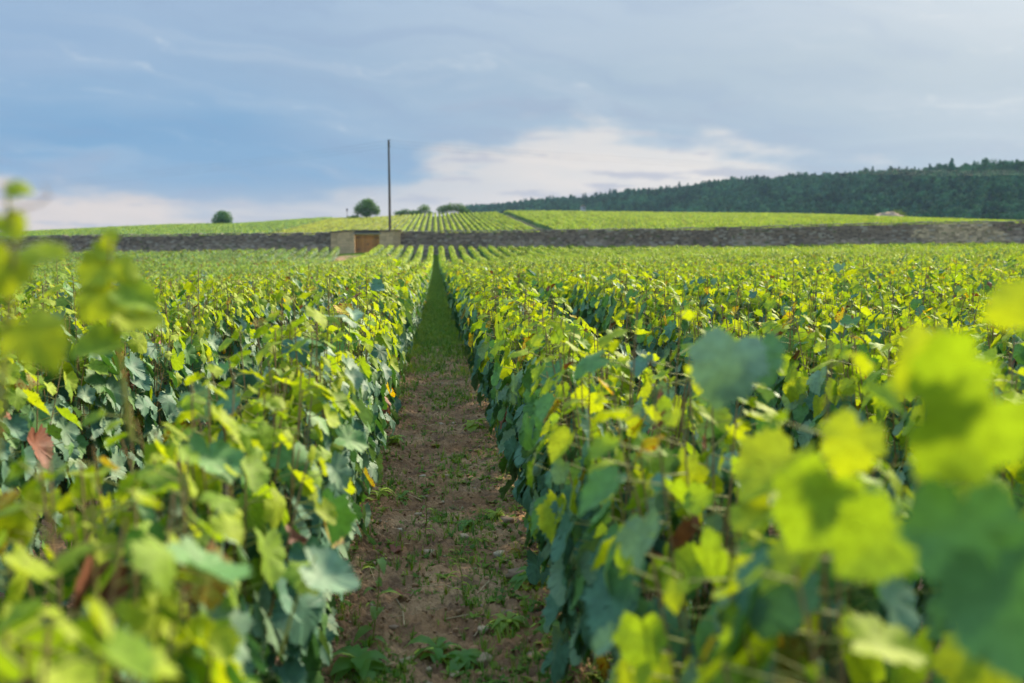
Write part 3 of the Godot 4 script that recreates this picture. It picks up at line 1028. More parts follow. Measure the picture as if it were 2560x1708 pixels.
# ------------------------------------------------------------------ wall, gate, pole
func box(st: SurfaceTool, t: Transform3D, s: Vector3, bev: float, c: Color) -> void:
	st.set_color(c)
	var h := s * 0.5
	for ax in 3:
		for sg in [-1.0, 1.0]:
			var n := Vector3.ZERO
			n[ax] = sg
			var u := (ax + 1) % 3
			var w := (ax + 2) % 3
			var q := []
			for k in [[-1, -1], [1, -1], [1, 1], [-1, 1]]:
				var p := Vector3.ZERO
				p[ax] = sg * h[ax]
				p[u] = k[0] * (h[u] - bev)
				p[w] = k[1] * (h[w] - bev)
				q.append(p)
			var order := [0, 2, 1, 0, 3, 2] if sg > 0 else [0, 1, 2, 0, 2, 3]
			for k in order:
				st.set_normal((t.basis * n).normalized())
				st.add_vertex(t * q[k])
	if bev <= 0.0: return
	# sloping bevel strips along the twelve edges
	for ax in 3:
		var u := (ax + 1) % 3
		var w := (ax + 2) % 3
		for a in [-1.0, 1.0]:
			for b in [-1.0, 1.0]:
				var n := Vector3.ZERO
				n[u] = a
				n[w] = b
				var q := []
				for e in [-1.0, 1.0]:
					var p := Vector3.ZERO
					p[ax] = e * (h[ax] - bev)
					p[u] = a * h[u]
					p[w] = b * (h[w] - bev)
					q.append(p)
					p[u] = a * (h[u] - bev)
					p[w] = b * h[w]
					q.append(p)
				var nw := (t.basis * n).normalized()
				tri(st, t * q[0], t * q[1], t * q[2], nw, nw, nw)
				tri(st, t * q[1], t * q[3], t * q[2], nw, nw, nw)

func box_mesh(s: Vector3, bev: float, c: Color) -> ArrayMesh:
	var st := SurfaceTool.new()
	st.begin(Mesh.PRIMITIVE_TRIANGLES)
	box(st, Transform3D(), s, bev, c)
	return st.commit()

func wall_tone(x: float, y: float, top: float) -> Color:
	var n := noise_a.get_noise_2d(x * 2.2, y * 5.0) * 0.5 + 0.5
	var dark := Color(0.325, 0.240, 0.182)
	var grey := Color(0.540, 0.415, 0.318)
	var beige := Color(0.76, 0.57, 0.36)
	var lich := sm(0.30, 0.62, y / top + (n - 0.5) * 0.8)
	var c := grey.lerp(dark, lich)
	var patch := sm(43.0, 43.8, x + (n - 0.5) * 4.0 - (top - y) * 0.25) * sm(50.0, 49.2, x + (n - 0.5) * 3.0)
	c = c.lerp(beige, patch)
	c = c.lerp(Color(0.30, 0.24, 0.17), sm(-12.6, -11.4, x) * sm(-4.5, -5.5, x) * 0.7)
	return c

func build_wall(label: String, pts: Array) -> void:
	# pts: [x, d, height]; a core with rough courses of stones laid in front, on the back and along the top
	var wall := thing("stone_wall", label, "wall")
	var r := RandomNumberGenerator.new()
	r.seed = int(pts[0][0] * 10.0) + 999
	var core := SurfaceTool.new()
	core.begin(Mesh.PRIMITIVE_TRIANGLES)
	var st := SurfaceTool.new()
	st.begin(Mesh.PRIMITIVE_TRIANGLES)
	var cap := SurfaceTool.new()
	cap.begin(Mesh.PRIMITIVE_TRIANGLES)
	for k in pts.size() - 1:
		var a := Vector2(pts[k][0], pts[k][1])
		var b := Vector2(pts[k + 1][0], pts[k + 1][1])
		var L := a.distance_to(b)
		var dir := (b - a) / L
		var steps := int(ceil(L / 2.0))
		var yaw := Basis(Vector3(dir.x, 0, -dir.y), Vector3.UP, Vector3(dir.y, 0, dir.x))
		for i in steps:
			var m := a + dir * L * (i + 0.5) / steps
			var top := lerpf(pts[k][2], pts[k + 1][2], (i + 0.5) / steps)
			var base := gy(m.x, m.y) - 0.4
			box(core, Transform3D(yaw, Vector3(m.x, (base + top) * 0.5 - 0.06, -m.y)), Vector3(L / steps + 0.01, top - base - 0.12, 0.44), 0.0, wall_tone(m.x, 1.2, top - base))
		var y := 0.0
		while y < 3.2:
			var ch := r.randf_range(0.11, 0.21)
			var u := 0.0
			while u < L:
				var w := r.randf_range(0.16, 0.46)
				var m := a + dir * (u + w * 0.5)
				var t := (u + w * 0.5) / L
				var g := gy(m.x, m.y) - 0.1
				var top := lerpf(pts[k][2], pts[k + 1][2], t) + noise_a.get_noise_2d(m.x * 6.0, 3.0) * 0.09
				var yy := g + y + ch * 0.5
				if yy + ch * 0.5 < top:
					var tone := wall_tone(m.x, yy - g, top - g) * r.randf_range(0.55, 1.35)
					var odd := r.randf()
					if odd < 0.10: tone = tone.lerp(Color(0.62, 0.54, 0.44), 0.7)
					elif odd < 0.16: tone = tone.lerp(Color(0.40, 0.24, 0.14), 0.5)
					elif odd < 0.20: tone = tone.lerp(Color(0.14, 0.20, 0.05), 0.6)
					for side in [1.0, -1.0]:
						if side < 0 and r.randf() < 0.4: continue
						var dep := r.randf_range(0.06, 0.13)
						var tw := Basis(Vector3(0, 1, 0), r.randf_range(-0.05, 0.05)) * Basis(Vector3(0, 0, 1), r.randf_range(-0.04, 0.04))
						box(st, Transform3D(yaw * tw, Vector3(m.x, yy, -m.y) + yaw.z * side * (0.20 + r.randf_range(0.0, 0.03))), Vector3(w - 0.018, ch - 0.016, dep), 0.015, tone)
				u += w
			y += ch
		var u := 0.0
		while u < L:
			var w := r.randf_range(0.3, 0.8)
			var m := a + dir * (u + w * 0.5)
			var top := lerpf(pts[k][2], pts[k + 1][2], (u + w * 0.5) / L) + noise_a.get_noise_2d(m.x * 6.0, 3.0) * 0.09
			box(cap, Transform3D(yaw * Basis(Vector3(0, 0, 1), r.randf_range(-0.06, 0.06)), Vector3(m.x, top + 0.02, -m.y)), Vector3(w - 0.02, r.randf_range(0.08, 0.16), r.randf_range(0.5, 0.62)), 0.02, Color(0.34, 0.28, 0.235) * r.randf_range(0.6, 1.5))
			u += w
	put("core", core.commit(), M.stone, wall)
	put("stones", st.commit(), M.stone, wall).set_meta("kind", "stuff")
	put("coping", cap.commit(), M.stone, wall).set_meta("kind", "stuff")

func build_gate() -> void:
	var g := thing("gateway", "beige cut-stone gateway set in the dark wall around the wooden gate", "gateway")
	var d := 104.4
	var base := gy(-7.0, d) - 0.05
	g.position = Vector3(0, base, -d)
	var r := RandomNumberGenerator.new()
	r.seed = 61
	var variants := []
	for k in 8:
		variants.append(Color(0.86, 0.61, 0.33) * r.randf_range(0.78, 1.12))
	var spans := [[-10.75, -8.32], [-5.78, -3.62]]
	for s in spans:
		put("core", box_mesh(Vector3(s[1] - s[0] - 0.06, 2.38, 0.5), 0.0, Color(0.25, 0.20, 0.15)), M.stone, g, Transform3D(Basis(), Vector3((s[0] + s[1]) * 0.5, 1.12, 0)))
		var y := 0.0
		while y < 2.3:
			var ch := r.randf_range(0.26, 0.40)
			ch = minf(ch, 2.34 - y)
			var x: float = s[0]
			while x < s[1] - 0.05:
				var w := minf(r.randf_range(0.40, 0.85), s[1] - x)
				if s[1] - x - w < 0.2: w = s[1] - x
				var tone: Color = variants[r.randi() % 8]
				if x > -4.4 or (x + w < -9.9 and r.randf() < 0.5): tone = tone.lerp(Color(0.50, 0.33, 0.18), 0.5)
				put("block", box_mesh(Vector3(w - 0.015, ch - 0.013, 0.64 + r.randf_range(-0.02, 0.03)), 0.02, tone), M.stone, g, Transform3D(Basis(), Vector3(x + w * 0.5, y + ch * 0.5, 0)))
				x += w
			y += ch
	# lintel beam and the weathered coping slabs, a shallow gable
	put("lintel", box_mesh(Vector3(2.9, 0.2, 0.60), 0.025, Color(0.27, 0.245, 0.21)), M.stone, g, Transform3D(Basis(), Vector3(-7.05, 2.13, 0.03)))
	put("lintel_stone", box_mesh(Vector3(2.5, 0.14, 0.56), 0.02, Color(0.16, 0.14, 0.125)), M.stone, g, Transform3D(Basis(), Vector3(-7.05, 2.305, 0.0)))
	var x := -10.9
	while x < -3.6:
		var w := r.randf_range(0.5, 0.95)
		w = minf(w, -3.5 - x)
		var up := 2.42 - maxf(0.0, (-9.2 - x)) * 0.10 + r.randf_range(-0.015, 0.02)
		var right_end := x > -4.8  # slabs at the right end are lighter and more orange
		put("coping_slab", box_mesh(Vector3(w - 0.015, r.randf_range(0.10, 0.16), 0.84), 0.025, (Color(0.15, 0.13, 0.115) if not right_end else Color(0.36, 0.22, 0.12)) * r.randf_range(0.8, 1.25)), M.stone, g, Transform3D(Basis(Vector3(0, 0, 1), r.randf_range(-0.02, 0.02)), Vector3(x + w * 0.5, up, 0)))
		x += w
	var gate := thing("wooden_gate", "brown plank gate closing the opening in the stone gateway", "gate")
	gate.position = Vector3(-7.05, base, -d - 0.02)
	var n := 11
	var pw := 2.5 / n
	for i in n:
		var tone := Color(0.60, 0.25, 0.065) * r.randf_range(0.75, 1.25)
		put("plank", box_mesh(Vector3(pw - 0.012, 1.96, 0.035), 0.006, tone), M.wood, gate, Transform3D(Basis(), Vector3(-1.25 + (i + 0.5) * pw, 1.03, r.randf_range(-0.006, 0.006))))
	for y in [0.4, 1.05, 1.7]:
		put("rail", box_mesh(Vector3(2.46, 0.12, 0.04), 0.006, Color(0.24, 0.11, 0.04)), M.wood, gate, Transform3D(Basis(), Vector3(0, y, -0.045)))
	for y in [0.45, 1.65]:
		for s in [-1.0, 1.0]:
			put("hinge", box_mesh(Vector3(0.5, 0.05, 0.012), 0.003, Color(0.04, 0.035, 0.03)), M.iron, gate, Transform3D(Basis(), Vector3(s * 0.98, y, 0.03)))
	put("latch", box_mesh(Vector3(0.10, 0.16, 0.02), 0.004, Color(0.04, 0.035, 0.03)), M.iron, gate, Transform3D(Basis(), Vector3(0.06, 1.0, 0.033)))

func pole_at(label: String, p: Vector3, tall: float) -> Node3D:
	var t := thing("utility_pole", label, "pole", "poles carrying the overhead wires")
	t.position = p
	put("shaft", tube_mesh([Vector3(0, -0.3, 0), Vector3(0, tall * 0.5, 0), Vector3(-0.03, tall, 0)], [0.17, 0.135, 0.10], 10), M.pole, t)
	put("cap", tube_mesh([Vector3(-0.03, tall, 0), Vector3(-0.03, tall + 0.08, 0), Vector3(-0.03, tall + 0.1, 0)], [0.11, 0.09, 0.0], 10), M.iron, t)
	put("bracket", tube_mesh([Vector3(-0.16, tall - 0.5, 0.12), Vector3(0.12, tall - 0.5, 0.12)], [0.035, 0.035], 6), M.iron, t)
	for y in [0.1, -0.25, -0.6]:
		put("insulator", tube_mesh([Vector3(0.1, tall + y - 0.06, 0.1), Vector3(0.1, tall + y, 0.1), Vector3(0.1, tall + y + 0.07, 0.1)], [0.045, 0.055, 0.02], 8), M.iron, t)
	put("junction_box", box_mesh(Vector3(0.26, 0.38, 0.16), 0.02, Color(0.09, 0.09, 0.085)), M.iron, t, Transform3D(Basis(), Vector3(0, 3.6, 0.2)))
	return t

func build_pole() -> void:
	var d := 108.0
	var x := -4.86
	var base := gy(x, d)
	pole_at("tall grey utility pole rising behind the stone gateway", Vector3(x, base, -d), 12.0 - base)
	var tops := [Vector3(x, 11.9, -d), Vector3(205, 24.4, -300), Vector3(-100, 10.2, -185)]
	pole_at("utility pole further along the line to the right", Vector3(205, gy(205, 300), -300), 24.4 - gy(205, 300))
	pole_at("utility pole further along the line to the left", Vector3(-100, gy(-100, 185), -185), 10.2 - gy(-100, 185))
	var k := 0
	for e in [1, 2]:
		for w in [0.1, -0.25, -0.6]:
			var pts := []
			var rads := []
			for i in 25:
				var t := i / 24.0
				var p: Vector3 = tops[0].lerp(tops[e], t) + Vector3(0, w * (1.0 + t * 0.5) - 4.0 * t * (1.0 - t) * (2.1 if e == 1 else 1.2), 0.1)
				pts.append(p)
				rads.append(0.006)
			var o := put(numbered("overhead_wire"), tube_mesh(pts, rads, 4), M.iron)
			tag(o, "%s overhead wire running %s from the tall pole" % [["highest", "middle", "lowest"][k % 3], "right" if e == 1 else "left"], "wire", "overhead wires")
			k += 1

# ------------------------------------------------------------------ trees
func crown_mesh(seed_: int, lobes: Array, leaves: int, size: float, base: Color, vary: float) -> ArrayMesh:
	# many small leaf clumps spread through a set of lobes [centre, radii]
	var r := RandomNumberGenerator.new()
	r.seed = seed_
	var st := SurfaceTool.new()
	st.begin(Mesh.PRIMITIVE_TRIANGLES)
	var vol := 0.0
	for l in lobes: vol += l[1].x * l[1].z
	for l in lobes:
		var n := int(leaves * l[1].x * l[1].z / vol)
		for i in n:
			var dir := Vector3(r.randfn(), r.randfn(), r.randfn()).normalized()
			var rad := pow(r.randf(), 0.4) * (1.0 + 0.18 * noise_a.get_noise_3dv(dir * 25.0 + l[0] * 7.0) * 2.0)
			var p: Vector3 = l[0] + dir * rad * l[1]
			var nrm := (dir + Vector3(r.randfn(), r.randfn() + 0.4, r.randfn()) * 0.6).normalized()
			var u := nrm.cross(Vector3(r.randfn(), r.randfn(), r.randfn())).normalized()
			var w := nrm.cross(u)
			var s := size * r.randf_range(0.6, 1.3)
			st.set_color(base * r.randf_range(1.0 - vary, 1.0 + vary))
			var q := [p - u * s * 0.5, p + w * s * 0.34, p + u * s * 0.55, p - w * s * 0.36]
			for k in [0, 1, 2, 0, 2, 3]:
				st.set_normal(nrm)
				st.add_vertex(q[k])
	return st.commit()

func limbs(r: RandomNumberGenerator, lobes: Array, low: float, rad: float) -> ArrayMesh:
	var st := SurfaceTool.new()
	st.begin(Mesh.PRIMITIVE_TRIANGLES)
	var fork := Vector3(0, low, 0)
	tube(st, [Vector3(0, -0.3, 0), Vector3(0.04, low * 0.5, 0), fork], [rad * 1.25, rad, rad * 0.85], 9)
	for l in lobes:
		var c: Vector3 = l[0]
		var m := fork.lerp(c, 0.5) + Vector3(r.randf_range(-0.2, 0.2), 0.1, r.randf_range(-0.2, 0.2))
		tube(st, [fork, m, c], [rad * 0.6, rad * 0.4, rad * 0.15], 6)
	return st.commit()

func tree(called: String, label: String, category: String, p: Vector3, lobes: Array, leaves: int, size: float, tone: Color, low: float, rad: float, seed_: int) -> void:
	var t := thing(called, label, category)
	t.position = p
	var r := RandomNumberGenerator.new()
	r.seed = seed_
	put("trunk", limbs(r, lobes, low, rad), M.bark, t)
	put("crown", crown_mesh(seed_, lobes, leaves, size, tone, 0.35), M.tree_leaves, t)

func on_hill(px: float, d: float) -> Vector3:
	var x := (px - 1089.0) / FOCAL * d
	return Vector3(x, gy(x, d), -d)

func build_trees() -> void:
	var g := Color(0.115, 0.190, 0.055)
	tree("round_tree", "single dome-shaped dark tree on the crest at the left", "tree", on_hill(572, 249), [[Vector3(0, 2.3, 0), Vector3(2.5, 1.7, 2.4)], [Vector3(-0.9, 1.5, 0.4), Vector3(1.7, 1.2, 1.6)], [Vector3(1.0, 1.6, 0.2), Vector3(1.7, 1.3, 1.6)], [Vector3(0.1, 3.2, 0), Vector3(1.5, 0.9, 1.4)], [Vector3(0.2, 1.0, 0.6), Vector3(2.2, 0.7, 1.6)]], 4200, 0.30, g * Color(0.85, 1.0, 1.15), 1.0, 0.25, 3)
	tree("spreading_tree", "spreading round tree on the crest left of the pole", "tree", on_hill(920, 249), [[Vector3(-0.3, 3.2, 0), Vector3(2.3, 1.7, 2.2)], [Vector3(1.5, 2.9, 0.2), Vector3(1.9, 1.5, 1.7)], [Vector3(-1.8, 2.5, 0.1), Vector3(1.6, 1.3, 1.6)], [Vector3(0.4, 4.3, 0), Vector3(1.6, 1.1, 1.5)], [Vector3(2.4, 2.0, 0), Vector3(1.1, 1.0, 1.2)], [Vector3(0.0, 1.5, 0.5), Vector3(1.6, 0.8, 1.2)]], 5200, 0.30, g * Color(1.1, 1.1, 1.0), 1.2, 0.28, 8)
	tree("bush", "low bush at the foot of the spreading tree", "bush", on_hill(893, 249), [[Vector3(0, 0.7, 0), Vector3(1.6, 0.8, 1.0)], [Vector3(-1.3, 0.5, 0), Vector3(1.0, 0.6, 0.8)]], 900, 0.26, g, 0.3, 0.08, 13)
	tree("bush", "small low bush on the crest just right of the pole", "bush", on_hill(1015, 249), [[Vector3(0, 1.3, 0), Vector3(1.6, 0.9, 1.0)], [Vector3(1.8, 1.1, 0), Vector3(1.4, 0.8, 1.0)], [Vector3(-1.6, 1.0, 0), Vector3(1.3, 0.7, 1.0)]], 1300, 0.28, g, 0.3, 0.08, 17)
	tree("bush", "rounded bush on the crest right of the pole", "bush", on_hill(1062, 249), [[Vector3(0, 1.8, 0), Vector3(1.7, 1.3, 1.3)], [Vector3(-1.5, 0.9, 0), Vector3(1.2, 0.8, 1.0)], [Vector3(1.3, 0.7, 0), Vector3(1.0, 0.7, 0.8)]], 1300, 0.28, g * Color(1.15, 1.1, 1), 0.4, 0.1, 19)
	tree("hedge_tree", "broad ragged clump of bushes above the combed vine rows", "bush", on_hill(1133, 249), [[Vector3(-2.6, 1.6, 0), Vector3(1.7, 1.2, 1.4)], [Vector3(-0.6, 2.1, 0), Vector3(1.9, 1.2, 1.4)], [Vector3(1.5, 2.0, 0), Vector3(1.8, 1.3, 1.4)], [Vector3(3.1, 0.9, 0), Vector3(1.4, 1.0, 1.2)]], 2600, 0.30, g * Color(1.0, 1.0, 1.0), 0.5, 0.12, 23)
	tree("bush", "yellow-green bush behind the heap of earth", "bush", on_hill(2268, 249), [[Vector3(0, 1.6, 0), Vector3(2.2, 1.5, 1.8)], [Vector3(-1.4, 1.0, 0), Vector3(1.4, 1.0, 1.2)], [Vector3(1.3, 1.2, 0), Vector3(1.5, 1.2, 1.2)]], 1900, 0.30, Color(0.16, 0.20, 0.035), 0.5, 0.1, 29)
	tree("bush", "olive bush left of the heap of earth", "bush", on_hill(2205, 249), [[Vector3(0, 0.9, 0), Vector3(2.4, 1.0, 1.5)]], 900, 0.3, Color(0.075, 0.11, 0.04), 0.3, 0.1, 31)
	tree("bush", "low yellowish bush near the right end of the crest", "bush", on_hill(2405, 249), [[Vector3(0, 0.8, 0), Vector3(2.0, 1.0, 1.5)], [Vector3(2.2, 0.6, 0), Vector3(1.6, 0.7, 1.0)]], 1200, 0.3, Color(0.13, 0.16, 0.04), 0.3, 0.1, 37)
	# heap of pale earth
	var heap := SurfaceTool.new()
	heap.begin(Mesh.PRIMITIVE_TRIANGLES)
	heap.set_smooth_group(0)
	for j in 13:
		for i in 25:
			var u := i / 24.0 * 2.0 - 1.0
			var w := j / 12.0 * 2.0 - 1.0
			var h := 1.35 * maxf(0.0, 1.0 - u * u) * maxf(0.0, 1.0 - w * w) * (0.75 + 0.6 * noise_a.get_noise_2d(u * 30.0, w * 20.0)) - 0.15
			heap.set_color(Color(0.40, 0.29, 0.19) * (0.9 + 0.5 * noise_b.get_noise_2d(u * 40.0, w * 40.0)))
			heap.add_vertex(Vector3(u * 3.8, h, w * 1.6))
	for j in 12:
		for i in 24:
			var a := j * 25 + i
			for k in [a, a + 1, a + 25, a + 1, a + 26, a + 25]: heap.add_index(k)
	heap.generate_normals()
	var o := put("earth_heap", heap.commit(), M.stone, self, Transform3D(Basis(), on_hill(2245, 246) + Vector3(0, 1.3, 0)))
	tag(o, "pale heap of earth at the edge of the vines below the wood", "heap")
	# little sign post beside the spreading tree
	var s := thing("sign_post", "thin post with a small board left of the spreading tree", "post")
	s.position = on_hill(873, 249)
	put("post", tube_mesh([Vector3(0, -0.2, 0), Vector3(0, 2.9, 0)], [0.07, 0.06], 6), M.stake, s)
	put("board", box_mesh(Vector3(0.34, 0.62, 0.06), 0.01, Color(0.06, 0.06, 0.06)), M.iron, s, Transform3D(Basis(), Vector3(0, 2.6, 0.1)))
	# small white house among the trees of the far hill
	var h := thing("house", "tiny pale house on the far wooded hill", "house")
	h.position = on_hill(1457, 560)
	h.position.y = EYE + (604.0 - 515.0) / FOCAL * 560.0 - 1.5
	put("wall", box_mesh(Vector3(2.6, 8.0, 2.6), 0.05, Color(0.6, 0.58, 0.55)), M.stone, h, Transform3D(Basis(), Vector3(0, -3.0, 0)))
	var roof := PrismMesh.new()
	roof.size = Vector3(3.0, 0.9, 3.0)
	put("roof", roof, mat(lin(0.16, 0.09, 0.065), 0.9), h, Transform3D(Basis(), Vector3(0, 1.43, 0)))
	put("window", box_mesh(Vector3(0.8, 0.9, 0.05), 0.0, Color(0.05, 0.05, 0.06)), M.iron, h, Transform3D(Basis(), Vector3(0.4, 0.1, 1.33)))

func build_wood() -> void:
	# broad-leaved and pine crowns of the far hill
	var c1 := Color(0.032, 0.086, 0.058)  # blue of the distance haze is mixed into this crown colour
	var kinds := [
		crown_mesh(101, [[Vector3(0, 6.0, 0), Vector3(2.6, 2.8, 2.6)], [Vector3(-1.3, 4.2, 0.6), Vector3(2.0, 2.2, 2.0)], [Vector3(1.4, 4.6, -0.3), Vector3(2.0, 2.0, 2.0)], [Vector3(0, 2.2, 0), Vector3(2.2, 2.2, 2.2)]], 620, 0.85, c1, 0.35),
		crown_mesh(102, [[Vector3(0, 5.0, 0), Vector3(3.0, 2.4, 3.0)], [Vector3(1.6, 3.6, 0.6), Vector3(2.2, 2.0, 2.2)], [Vector3(-1.6, 3.8, 0), Vector3(2.0, 2.0, 2.0)], [Vector3(0, 1.8, 0), Vector3(2.4, 1.8, 2.4)]], 620, 0.85, c1 * Color(1.25, 1.2, 1.0), 0.35),
		crown_mesh(103, [[Vector3(0, 9.2, 0), Vector3(0.9, 1.2, 0.9)], [Vector3(0, 7.6, 0), Vector3(1.5, 1.2, 1.5)], [Vector3(0, 5.8, 0), Vector3(2.0, 1.4, 2.0)], [Vector3(0, 3.6, 0), Vector3(2.3, 1.8, 2.3)]], 520, 0.75, c1 * Color(0.72, 0.85, 0.95), 0.3),
		crown_mesh(104, [[Vector3(0, 7.6, 0), Vector3(1.9, 1.5, 1.9)], [Vector3(0.8, 6.2, 0.3), Vector3(1.8, 1.3, 1.8)], [Vector3(-0.6, 4.4, 0), Vector3(2.0, 1.8, 2.0)], [Vector3(0, 2.2, 0), Vector3(1.9, 2.0, 1.9)]], 540, 0.8, c1 * Color(0.85, 0.95, 0.9), 0.3)]
	var sets := [[], [], [], []]
	var cols := [[], [], [], []]
	var r := RandomNumberGenerator.new()
	r.seed = 303
	var s := 0.028
	while s < 0.80:
		var far := ridge_far(s)
		var k := 0.60
		while k < 1.06:
			var d := far * k
			var x := s * d + r.randf_range(-1.3, 1.3)
			var dd := d + r.randf_range(-3.0, 3.0)
			var size := r.randf_range(0.55, 0.85)
			var crest := k > 0.90
			var q := r.randf()
			var kind := 2 if q < (0.16 if crest else 0.10) else (3 if q < 0.55 else (0 if q < 0.8 else 1))
			if crest and r.randf() < 0.08: size *= 1.2
			sets[kind].append(Transform3D(Basis(Vector3.UP, r.randf() * TAU).scaled(Vector3(size, size * r.randf_range(0.85, 1.2), size)), Vector3(x, gy(x, dd) - 0.8, -dd)))
			var v := r.randf_range(0.6, 1.4) * (1.0 + 0.9 * noise_a.get_noise_2d(x * 0.35, dd * 0.2))
			var warm := sm(0.42, 0.60, s) * sm(0.82, 0.95, k)
			cols[kind].append(Color(v * (1.0 + 0.5 * warm * r.randf()), v * (1.0 + 0.35 * warm * r.randf()), v * 1.05))
			k += 4.6 / far
		s += 3.4 / far
	var wood := thing("wood", "dark bluish-green wood covering the far hill on the right", "woodland")
	wood.set_meta("kind", "stuff")
	for k in 4:
		scatter("crowns", kinds[k], M.tree_leaves, sets[k], cols[k], wood)
	print("wood trees: ", sets[0].size() + sets[1].size() + sets[2].size() + sets[3].size())

# ------------------------------------------------------------------ sky
const SUN_AZ := 0.70
const SUN_EL := 0.52
const RIM := [[-60.0, 3.4], [-25.0, 3.2], [-20.0, 3.1], [-13.0, 2.5], [-7.5, 2.5], [-2.5, 3.2], [1.3, 5.4], [5.0, 6.2], [10.0, 6.3], [15.0, 5.3], [22.6, 3.9], [30.0, 3.0], [60.0, 3.4]]
const RIM_POWER := [[-60.0, 0.8], [-22.0, 1.0], [-14.0, 0.95], [-9.0, 0.55], [-3.0, 0.65], [2.0, 0.80], [6.0, 0.95], [17.0, 1.0], [24.0, 0.72], [60.0, 0.7]]

func toward_sun() -> Vector3:
	return Vector3(sin(SUN_AZ) * cos(SUN_EL), sin(SUN_EL), -cos(SUN_AZ) * cos(SUN_EL))

func build_sky() -> Sky:
	var W := 3072
	var H := 1536
	var im := Image.create(W, H, false, Image.FORMAT_RGBF)
	var n1 := FastNoiseLite.new()
	n1.seed = 5
	n1.frequency = 1.0
	n1.fractal_octaves = 5
	n1.noise_type = FastNoiseLite.TYPE_SIMPLEX_SMOOTH
	var n2 := FastNoiseLite.new()
	n2.seed = 23
	n2.frequency = 1.0
	n2.fractal_octaves = 6
	n2.fractal_gain = 0.55
	n2.noise_type = FastNoiseLite.TYPE_SIMPLEX_SMOOTH
	im.fill_rect(Rect2i(0, H / 2, W, H / 2), Color(0.16, 0.17, 0.13))
	# the same sky all round, only coarser far from where one looks
	for j in range(0, H / 2, 8):
		for i in range(0, W, 8):
			var a := (i + 4.0) / W * 360.0
			if a > 180.0: a -= 360.0
			var el := (0.5 - (j + 4.0) / H) * 180.0
			if absf(a) < 55.0 and el < 30.0:
				for y in range(j, j + 8):
					for x in range(i, i + 8):
						var aa := (x + 0.5) / W * 360.0
						im.set_pixel(x, y, sky_at(aa if aa < 180.0 else aa - 360.0, (0.5 - (y + 0.5) / H) * 180.0, n1, n2))
			else:
				im.fill_rect(Rect2i(i, j, 8, 8), sky_at(a, el, n1, n2))
	var p := PanoramaSkyMaterial.new()
	p.panorama = ImageTexture.create_from_image(im)
	var s := Sky.new()
	s.sky_material = p
	return s

